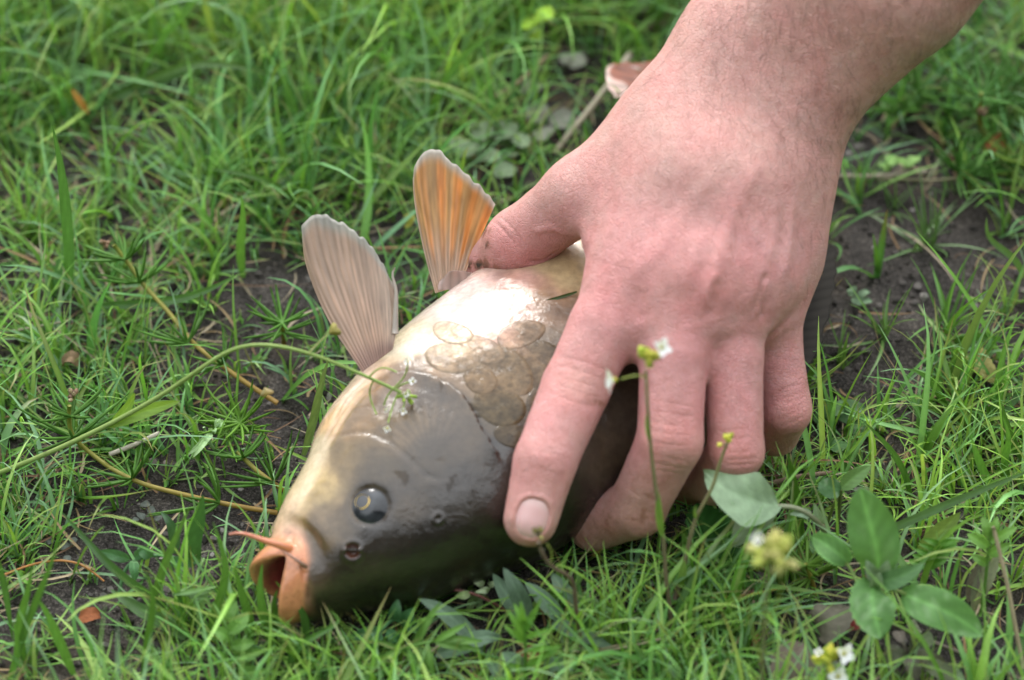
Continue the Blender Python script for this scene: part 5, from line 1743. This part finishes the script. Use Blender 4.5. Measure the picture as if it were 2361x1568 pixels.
vetch("upright leafy shoot with pointed leaves in the grass by the plantain", [(1210, 1600, .1), (1212, 1520, 1.6), (1210, 1460, 2.8), (1208, 1430, 3.3)],
      [((1212, 1500, 2.0), (1295, 1490, 2.6)), ((1212, 1540, 1.3), (1298, 1485, 2.4)), ((1210, 1470, 2.6), (1272, 1450, 3.2)), ((1210, 1460, 2.8), (1250, 1375, 4.2)), ((1209, 1440, 3.1), (1200, 1385, 4.0)), ((1210, 1480, 2.4), (1160, 1440, 3.0)),
       ((1212, 1545, 1.2), (1160, 1530, 1.6)), ((1210, 1470, 2.6), (1170, 1405, 3.5)), ((1211, 1450, 2.9), (1185, 1390, 3.7)), ((1211, 1455, 2.9), (1235, 1400, 3.8))], .2, (.085, .185, .03))
vetch("feathery green carrot-like leaf behind the goosefoot", [(2130, 1330, .2), (2150, 1290, 1.0), (2165, 1255, 1.6)], [((2135 + 8 * (k // 2), 1310 - 14 * (k // 2), 1. + .15 * k), (2135 + 8 * (k // 2) + (48 if k % 2 else -40), 1290 - 12 * (k // 2), 1.2 + .15 * k)) for k in range(10)], .2, (.07, .17, .025))
vetch("shoot with bright leaflets and a little flower head right of the goosefoot", [(2260, 1420, .2), (2272, 1340, 1.6), (2280, 1260, 3.0), (2285, 1225, 3.6)], [((2282, 1250, 3.2), (2345, 1215, 3.6)), ((2280, 1262, 3.0), (2230, 1230, 3.4)), ((2278, 1280, 2.7), (2330, 1255, 3.0)), ((2276, 1300, 2.3), (2240, 1280, 2.6)), ((2285, 1235, 3.4), (2300, 1190, 4.0)), ((2283, 1240, 3.4), (2265, 1190, 4.0))], .3, (.10, .20, .04))

hy = empty("hairy_leaf", at(2205, 1330, 0) * [1, 1, 0], "yellow-green hairy leaf standing beside the long slanting blade", "plant")
leaf(hy, A([(2120, 1280, .8), (2150, 1245, 1.5), (2185, 1210, 2.2), (2215, 1180, 2.8)]), .6, pale_mat, shape="lance", col=(.15, .22, .06), fold=.4, serr=.5)
rod(hy, A([(2080, 1330, 0), (2100, 1300, .4), (2124, 1276, .9)]), .05, .045, (.15, .2, .07))
hy2 = empty("hairy_leaf", at(2250, 1400, 0) * [1, 1, 0], "withering greyish hairy leaf hanging behind the goosefoot's long leaf", "plant")
leaf(hy2, A([(2300, 1260, 2.4), (2280, 1310, 1.8), (2255, 1370, 1.0), (2245, 1410, .3)]), .55, pale_mat, shape="lance", col=(.19, .20, .13), fold=.4, serr=.5)
leaf(hy2, A([(2258, 1300, 2.0), (2245, 1340, 1.4), (2232, 1390, .6)]), .4, dry_mat, shape="lance", col=(.17, .15, .12), fold=.4)

# grey rosette of withered deadnettle
dn = empty("deadnettle", at(2095, 1516, 0) * [1, 1, 0], "withered grey-green deadnettle rosette on dark soil below the goosefoot", "plant")
for tx, ty, w, c in ((2035, 1530, .6, (.12, .13, .09)), (2175, 1538, .65, (.12, .12, .08)), (2115, 1438, .5, (.14, .15, .10)), (2150, 1468, .5, (.13, .17, .09)), (2068, 1455, .4, (.15, .13, .11)), (2115, 1565, .5, (.12, .11, .09)), (2040, 1500, .4, (.15, .15, .12)), (2150, 1510, .35, (.14, .14, .11)), (2230, 1580, .6, (.13, .15, .09))):
    leaf(dn, A([(2095, 1516, .8), ((2095 + tx) / 2, (1516 + ty) / 2 - 6, 1.4), (tx, ty, 1.0)]), w, dry_mat, shape="spoon", col=c, fold=.15, serr=.7, n=19)

# ------------------------------------------------------------------ low leaves: clover and chickweed
def leaflets(name, label, items, col, mat_=None, group=None, shape="round"):
    c0 = at(items[0][0], items[0][1], 0)
    o = empty(name, [c0[0], c0[1], 0], label, "plant", group)
    for x, y, z, w, a in items:
        c = at(x, y, z); d = np.array([math.cos(a), math.sin(a), .1]) * w * .6
        leaf(o, [c - d, c + UPV * .05, c + d], w, mat_ or pale_mat, shape=shape, col=np.array(col) * rng.uniform(.8, 1.2), face=UPV + rng.normal(0, .25, 3), fold=.12, n=11, m=7)
        rod(o, [ground_at(x, y) * [1, 1, 1] + [0, .1, -.05], c - d * .5 - UPV * .15, c - d * .95], .03, .025, (.12, .16, .06), n=8, nseg=5)
    return o


leaflets("chickweed", "pale green rounded leaves on bare soil above the orange fin", [(1083, 345, .5, .95, .3), (1112, 300, .7, .85, 1.6), (1162, 302, .6, .9, .9), (1128, 364, .4, .75, 0), (1180, 360, .4, .7, .2), (1165, 395, .3, .7, .4), (1050, 330, .4, .6, 2.), (1200, 325, .5, .6, 2.4)], (.15, .21, .12))
leaflets("chickweed", "greyish leaves half buried in the sandy patch beside the dry stick", [(1297, 277, .3, .8, .2), (1226, 204, .4, .7, .3), (1240, 262, .3, .8, 1.5), (1330, 142, .4, .6, .3), (1305, 135, .5, .5, 1.2), (1255, 310, .3, .7, .8)], (.19, .20, .16))
leaflets("clover", "two-lobed pale clover leaves above the dry stalk at the wrist", [(2055, 370, .7, .45, 1.2), (2085, 376, .7, .5, 2.0), (2105, 372, .8, .5, .9), (2040, 385, .5, .4, 2.4)], (.13, .24, .06))
leaflets("clover", "tiny four-leaved clover seedling on the bare dark soil", [(1965, 672, .4, .35, 1.6), (1992, 678, .4, .35, .6), (1978, 695, .3, .38, 2.6), (1998, 696, .3, .3, 0)], (.11, .18, .10))
leaflets("dandelion", "small toothed green leaves beside the little finger's knuckle", [(1925, 945, .6, .8, .9), (1960, 950, .4, .9, .2), (1900, 960, .3, .7, 1.4), (1990, 985, .3, .8, .1)], (.055, .12, .04), plant_mat, shape="lance")
leaflets("clover", "bright yellow-green clover leaves in the far grass behind the pelvic fin", [(1250, 40, 2.2, .6, 1.2), (1258, 32, 2.4, .55, 2.2), (1222, 58, 1.8, .6, .4), (1235, 80, 1.2, .5, 1.0)], (.20, .32, .03), plant_mat)
leaflets("sorrel", "small oval leaves in the lower grass by the ring fingertip", [(1745, 1300, 1.0, .45, .4), (1890, 1260, 1.0, .6, .8), (1935, 1030, .6, .5, .3), (1900, 1060, .5, .5, 1.2), (1820, 1010, .4, .55, .3), (1845, 995, .4, .5, 1.0)], (.07, .15, .05), plant_mat, shape="ovate")
leaflets("lichen", "pale grey-green lichen discs on the soil left of the carp's mouth", [(335, 1165, .05, 0.28, 0), (350, 1178, .05, 0.25, 1), (325, 1190, .05, 0.28, 2), (365, 1195, .05, 0.22, 1), (150, 1262, .05, 0.28, 0), (170, 1248, .05, 0.25, 1), (155, 1290, .05, 0.22, 0), (398, 1412, .1, 0.25, 1), (408, 1420, .1, 0.22, 2), (312, 1200, .05, 0.19, 0), (115, 1250, .05, 0.22, 0)], (.085, .10, .085))

# ------------------------------------------------------------------ dead leaves
def dead_leaf(label, pts, w, col, shape="ovate", fold=.2, cat="leaf", serr=.5):
    P = A(pts)
    V, F, C = leaf_mesh(P, w, shape, face=UPV - FWD * .4, fold=fold, wave=.1, col=col, rib=1.2, serr=serr, n=17, m=9)
    o = link("dead_leaf", mesh_data("dead_leaf", V, F, C), dry_mat, origin=P.mean(0) * [1, 1, 0])
    return tag(o, label, cat)


dead_leaf("ragged grey-brown dead leaf on the soil beside the yellow-budded cress", [(1820, 1590, .5), (1840, 1530, 1.1), (1850, 1480, 1.0)], 1.6, (.15, .12, .095), "ovate")
dead_leaf("dull grey-green withered leaf lying left of the goosefoot", [(1890, 1470, .5), (1915, 1430, 1.1), (1940, 1395, 1.0)], 1.2, (.13, .12, .09), "round")
dead_leaf("dark red withered leaf under the goosefoot's lower leaf", [(1935, 1450, .2), (1965, 1438, .5), (1995, 1425, .4)], .6, (.16, .03, .025), "ovate")
dead_leaf("rust-brown dry leaf scrap on the soil left of the carp", [(182, 1424, .1), (205, 1418, .25), (230, 1414, .1)], .55, (.22, .075, .03), "round")
dead_leaf("yellow-brown curled leaf in the grass right of the hand", [(2228, 820, .4), (2255, 840, .8), (2300, 885, .5)], .95, (.30, .27, .10), "ovate", .4)
dead_leaf("orange-brown dead leaf among the spurrey right of the wrist", [(2265, 325, .2), (2300, 335, .5), (2340, 345, .3)], .9, (.20, .06, .02), "ovate")
dead_leaf("small curled yellow leaf at the middle fingertip", [(1370, 1275, 1.0), (1378, 1260, 1.3), (1392, 1245, 1.4)], .5, (.26, .25, .06), "round", .6)
dead_leaf("rusty scrap of leaf between the plantain leaves", [(1195, 1500, .3), (1225, 1505, .5), (1250, 1500, .3)], .6, (.17, .06, .03), "round")
dead_leaf("reddish-brown scrap in the soil below the flower stems", [(1720, 1490, .3), (1740, 1475, .5), (1752, 1462, .5)], .3, (.22, .09, .06), "lance")
dead_leaf("tan withered leaf among the grass left of the shepherd's purse", [(145, 840, .3), (165, 825, .7), (182, 845, .3)], .5, (.22, .15, .09), "ovate", .4)
dead_leaf("ochre dead grass leaf standing in the far left grass", [(165, 205, 2.0), (185, 235, 1.6), (208, 265, 1.0)], .28, (.30, .15, .03), "lance", .2)
dead_leaf("yellowed round leaf beside the pelvic fin's edge", [(935, 520, .6), (945, 505, .9), (955, 495, 1.0)], .45, (.22, .22, .04), "round")

# ------------------------------------------------------------------ dry stalks and twigs
def stalk(label, pts, r0, r1, col, col1=None, cat="stalk", name="dry_stalk", fuzz=0):
    P = A(pts)
    o = rod(None, P, r0, r1, col, col1, name=name, mat_=dry_mat, n=26, fuzz=fuzz)
    return tag(o, label, cat)


stalk("pale thick dry stalk leaning behind the thumb side of the wrist", [(1280, 352, .1), (1320, 300, .6), (1362, 250, 1.0), (1400, 200, 1.4), (1456, 122, 2.2)], .10, .13, (.30, .27, .20), (.36, .33, .25))
stalk("thin dry stalk crossing the far grass behind the pelvic fin", [(1030, 290, .2), (1150, 217, .8), (1190, 193, 1.0), (1264, 126, 1.8)], .05, .07, (.28, .22, .14))
stalk("dry stick lying on bare soil right of the hand", [(1860, 402, .25), (1950, 408, .3), (2050, 404, .35), (2140, 396, .45)], .11, .07, (.20, .17, .12), (.30, .27, .21))
st = empty("cress_plant", at(2100, 420, 0) * [1, 1, 0], "fallen flower stalk with a yellow-green head on the soil beside the dry stick", "plant")
rod(st, A([(2000, 412, .2), (2080, 414, .35), (2150, 416, .4), (2215, 410, .5)]), .05, .045, (.17, .16, .09))
buds(st, at(2222, 409, .55), RIGHT, 9, .25, .13, [(.40, .44, .10), (.5, .52, .2)])
stalk("bleached straw stub lying left of the silvery vetch tip", [(252, 1048, .5), (310, 1025, .7), (368, 998, 1.0)], .085, .075, (.45, .42, .34))
stalk("long grey straw lying in the grass at the left edge", [(-40, 775, .4), (60, 758, .6), (165, 738, .8)], .05, .04, (.28, .26, .18))
stalk("jointed pale straw sloping down beside the upright blade", [(0, 495, .6), (40, 540, .5), (90, 580, .4), (140, 620, .3)], .06, .05, (.36, .30, .20))
stalk("pale jointed stalk standing right of the goosefoot", [(2360, 1540, .2), (2340, 1440, 1.4), (2325, 1360, 2.4), (2290, 1215, 4.2)], .075, .06, (.34, .28, .18))
stalk("dark dead twig lying across the soil under the goosefoot", [(2050, 1435, .3), (2150, 1480, .4), (2250, 1520, .4), (2370, 1575, .3)], .07, .06, (.13, .11, .09))
stalk("thin pale straw crossing under the cress stems", [(1300, 1500, .4), (1370, 1502, .6), (1440, 1492, .8), (1530, 1472, 1.0)], .05, .035, (.42, .36, .25))
stalk("brown hairy runner stem lying between ring finger and goosefoot", [(1690, 1130, .5), (1760, 1118, .8), (1836, 1100, 1.0), (1918, 1090, .9)], .085, .07, (.18, .13, .09), fuzz=120)
stalk("dark upright stub with seed pods left of the goosefoot's tall leaf", [(1925, 1260, 0), (1930, 1215, 1.0), (1936, 1170, 1.9), (1938, 1130, 2.7)], .06, .06, (.06, .04, .035), (.12, .16, .05))
stalk("orange-brown stalk lying in the grass beneath the cress stems", [(1480, 1350, .3), (1600, 1378, .6), (1700, 1375, .7), (1800, 1355, .6)], .05, .05, (.30, .22, .04), (.30, .12, .03))
stalk("thin brown stalk slanting to a tiny withered bud left of the tallest cress", [(1640, 1420, .6), (1690, 1390, 1.4), (1735, 1362, 2.2)], .035, .03, (.11, .05, .045))
stalk("curved orange straw on the soil at the far left below the grass", [(0, 1330, .3), (90, 1298, .5), (180, 1300, .5), (240, 1340, .2)], .04, .03, (.36, .17, .06))

# ------------------------------------------------------------------ single long grass blades
def long_blade(label, pts, w, col, face=None, group=None):
    P = A(pts)
    V, F, C = leaf_mesh(P, w, "blade", face=face, fold=.3, wave=.0, col=col, rib=1.12, n=22, m=5)
    o = link("grass_blade", mesh_data("grass_blade", V, F, C), grass_mat, origin=P[0] * [1, 1, 0])
    return tag(o, label, "grass", group)


BL = (.075, .19, .05); BG = (.08, .20, .03)
long_blade("tall broad blade standing upright at the left beside the jointed straw", [(158, 690, 0), (160, 600, 2.2), (152, 480, 5.2), (138, 370, 8.0), (120, 286, 10.0)], .36, BL)
long_blade("long blade arching over the bare soil in the far grass", [(235, 232, .3), (310, 200, 1.2), (390, 165, 2.2), (460, 147, 2.8), (540, 152, 2.8), (665, 182, 2.0)], .30, (.085, .17, .04))
long_blade("second blade lying close under the arching one", [(215, 240, .3), (300, 212, 1.0), (380, 185, 1.5), (455, 155, 2.2)], .34, (.075, .165, .04))
long_blade("long pale blade slanting behind the goosefoot to the right", [(1930, 1272, .4), (2040, 1226, 1.6), (2180, 1165, 3.0), (2400, 1075, 5.0)], .26, (.10, .19, .07))
long_blade("upright flat blade between ring finger and goosefoot with cut tip", [(1848, 1250, 0), (1838, 1180, 1.6), (1826, 1100, 3.4), (1817, 1042, 4.8)], .32, BG)
long_blade("blade lying across the carp's belly from under the hand", [(1330, 673, 6.55), (1300, 683, 6.5), (1262, 694, 6.42), (1226, 708, 6.3)], .10, (.05, .09, .02))
long_blade("dark blade crossing the sand from beside the lower left grass", [(400, 1412, .6), (340, 1370, 1.2), (250, 1300, 2.2), (190, 1235, 2.8), (140, 1178, 3.4)], .26, (.06, .14, .035))
long_blade("blade leaning right over the lichen on the soil", [(345, 1420, .2), (370, 1330, 1.8), (405, 1240, 3.4), (441, 1163, 4.6)], .24, (.09, .19, .04))
long_blade("broad pointed leaf-like blade left of the carp's barbel", [(452, 1300, .5), (447, 1250, 1.5), (458, 1200, 2.4), (468, 1140, 3.6)], .48, (.05, .135, .04))
long_blade("short blue-green curled blade beside the broad pointed one", [(400, 1275, .3), (402, 1235, 1.0), (388, 1200, 1.5), (370, 1180, 1.6)], .34, (.055, .13, .05))
long_blade("thick pale cut blade lying on the soil before the vetch", [(430, 1470, .2), (350, 1420, .9), (290, 1385, 1.2), (253, 1357, 1.3)], .42, (.105, .2, .065))
long_blade("long flat blade lying across the spurrey stem at the left", [(215, 705, .5), (330, 700, 1.2), (460, 676, 1.8), (548, 632, 2.6)], .28, (.075, .175, .04))
long_blade("blue-green curled blade hooking at the far left edge", [(-30, 100, 1.), (40, 86, 1.6), (100, 95, 1.8), (145, 118, 1.6)], .2, (.09, .17, .09))
long_blade("blue-green twisted blade beneath the hooked one at the left edge", [(-30, 118, .8), (50, 122, 1.2), (120, 124, 1.4), (153, 110, 2.0)], .18, (.09, .17, .09))
long_blade("curling blade nodding over the dark soil in the far left grass", [(438, 300, .2), (440, 250, 1.4), (455, 205, 2.6), (488, 178, 3.0)], .22, (.085, .18, .05))
long_blade("pale stem-like blade standing beside the shepherd's purse knee", [(700, 1050, .2), (725, 960, 2.0), (745, 870, 3.8), (760, 820, 4.6)], .26, (.13, .20, .07))
long_blade("broad blade bending up right of the bare soil", [(2361, 640, .5), (2330, 590, 1.6), (2280, 545, 2.4), (2275, 500, 3.2)], .22, (.10, .19, .06))
BLADE_LABELS = [
    "blade hanging down over the edge of the bare sand with the rusty leaf scrap", "tall pale blade rising beside the rusty leaf scrap", "slim blade standing close behind the tall one by the rusty scrap", "blade leaning away from the rusty leaf scrap",
    "short blade below the one hanging over the bare sand", "tall blade rising between the thick cut blade and the vetch", "long blade curving up beside the folded silvery vetch leaf", "blade standing before the carp's lower lip",
    "blade crossing the carp's open mouth", "short yellowish blade at the carp's mouth opening", "blade curling past the carp's upper lip", "blade standing left of the carp's lower lip", "blade bending right below the carp's snout",
    "broad blade in the thick grass right of the long slanting blade", "blade beside the broad one right of the long slanting blade", "slender blade in the thick grass under the yellow-brown curled leaf", "long blade leaning to the little finger from behind the goosefoot",
    "blade arching over the bare dark soil beside the yellow-brown leaf", "flat blade lying above the yellow-brown curled leaf", "blade standing just left of the pectoral fin's tip", "blade lying over the lawn left of the pelvic fin", "short blade beside the pelvic fin's orange edge",
    "long blade leaning into the far grass towards the yellow-green clover", "blade in the far grass beyond the arching blade's tip", "tall blade rising behind the arching blade's root"]
for i, q in enumerate(([(-20, 1262, 3.0), (5, 1330, 2.0), (20, 1410, 1.0), (30, 1480, .1)], [(30, 1540, .1), (70, 1420, 2.6), (110, 1320, 4.6), (138, 1240, 6.0)], [(60, 1530, .1), (45, 1450, 1.6), (60, 1380, 3.0), (75, 1300, 4.4)], [(170, 1555, .1), (130, 1460, 1.8), (100, 1400, 2.8), (82, 1375, 3.2)], [(20, 1568, .2), (40, 1500, 1.4), (30, 1430, 2.6)],
                       [(330, 1560, .1), (345, 1450, 2.2), (350, 1360, 3.8), (332, 1310, 4.6)], [(480, 1480, .1), (500, 1400, 1.6), (520, 1320, 3.0), (490, 1200, 4.6)], [(640, 1500, .1), (610, 1420, 1.6), (600, 1350, 2.8), (605, 1298, 3.6)], [(620, 1490, .1), (640, 1420, 1.4), (655, 1370, 2.2), (634, 1340, 2.8)], [(660, 1480, .1), (640, 1430, 1.0), (632, 1390, 1.8), (640, 1358, 2.4)],
                       [(690, 1520, .1), (705, 1450, 1.2), (690, 1400, 2.0), (662, 1370, 2.4)], [(570, 1510, .1), (575, 1430, 1.6), (552, 1350, 3.0), (540, 1300, 4.0)], [(660, 1568, .1), (720, 1470, 1.6), (780, 1425, 2.0), (758, 1408, 2.2)], [(2330, 1120, .2), (2316, 1060, 1.6), (2325, 1010, 2.8), (2312, 960, 3.8)], [(2290, 1130, .2), (2260, 1070, 1.4), (2240, 1010, 2.6)],
                       [(2361, 1060, .4), (2330, 1010, 1.6), (2310, 930, 3.2)], [(2100, 1150, .2), (2080, 1080, 1.8), (2030, 1010, 3.2), (1990, 970, 4.0)], [(2190, 960, .1), (2160, 900, 1.2), (2120, 860, 2.0), (2090, 850, 2.2)], [(2180, 800, .1), (2230, 780, .8), (2290, 780, 1.2), (2340, 800, 1.2)], [(560, 640, .1), (555, 560, 1.8), (560, 480, 3.4), (556, 450, 4.0)],
                       [(700, 480, .3), (640, 430, 1.4), (560, 400, 2.0), (480, 390, 2.0)], [(880, 400, .3), (830, 360, 1.4), (770, 335, 2.0), (740, 330, 2.2)], [(980, 300, .3), (1020, 200, 2.2), (1080, 120, 3.8), (1150, 70, 4.8)], [(720, 260, .3), (790, 190, 1.6), (860, 120, 3.0), (900, 80, 3.8)], [(310, 210, .3), (360, 110, 2.4), (420, 40, 4.0), (470, -20, 5.2)])):
    long_blade(BLADE_LABELS[i], q, .2 + .03 * (i % 4), np.array((.09, .21, .04)) * (.8 + .12 * (i % 5)), group="long single grass blades")


# ------------------------------------------------------------------ lone tufts on the bare soil
def tuft(label, x, y, n, L, w, col, lean=.75):
    p = ground_at(x, y)
    m = n
    root = p[None] + np.concatenate([rng.normal(0, .12, (m, 2)), np.full((m, 1), -.04)], 1)
    ci = np.array(col)[None] * rng.uniform(.7, 1.3, (m, 1))
    V, F, C, P = blades(root, rng.uniform(0, 6.3, m), np.abs(rng.normal(lean, .35, m)), L * rng.uniform(.5, 1.15, m), np.full(m, w), rng.normal(.35, .3, m), ci, ci * 1.1, twist=rng.normal(0, .3, m))
    o = link("grass_tuft", mesh_data("grass_tuft", V.reshape(-1, 3), F, C.reshape(-1, 3)), grass_mat, origin=p)  # a tuft of ordinary grass blades
    return tag(o, label, "grass", "lone tufts on the bare soil")


tuft("lone thin star-shaped grass tuft in the middle of the bare dark soil", 2128, 575, 22, 3.0, .09, (.10, .20, .06))
tuft("small grass tuft on dark soil just below the clover seedling", 2035, 790, 12, 2.6, .12, (.12, .26, .05), .6)
tuft("wispy grass tuft on bare soil close to the little finger", 1935, 845, 9, 2.0, .09, (.13, .26, .05), .6)
tuft("grass tuft at the edge of the bare soil near the yellow-brown leaf", 2175, 760, 16, 3.2, .13, (.12, .27, .06), .55)
tuft("small grass tuft beside the fallen flower stalk on the soil", 2060, 470, 8, 1.8, .08, (.10, .21, .05), .7)
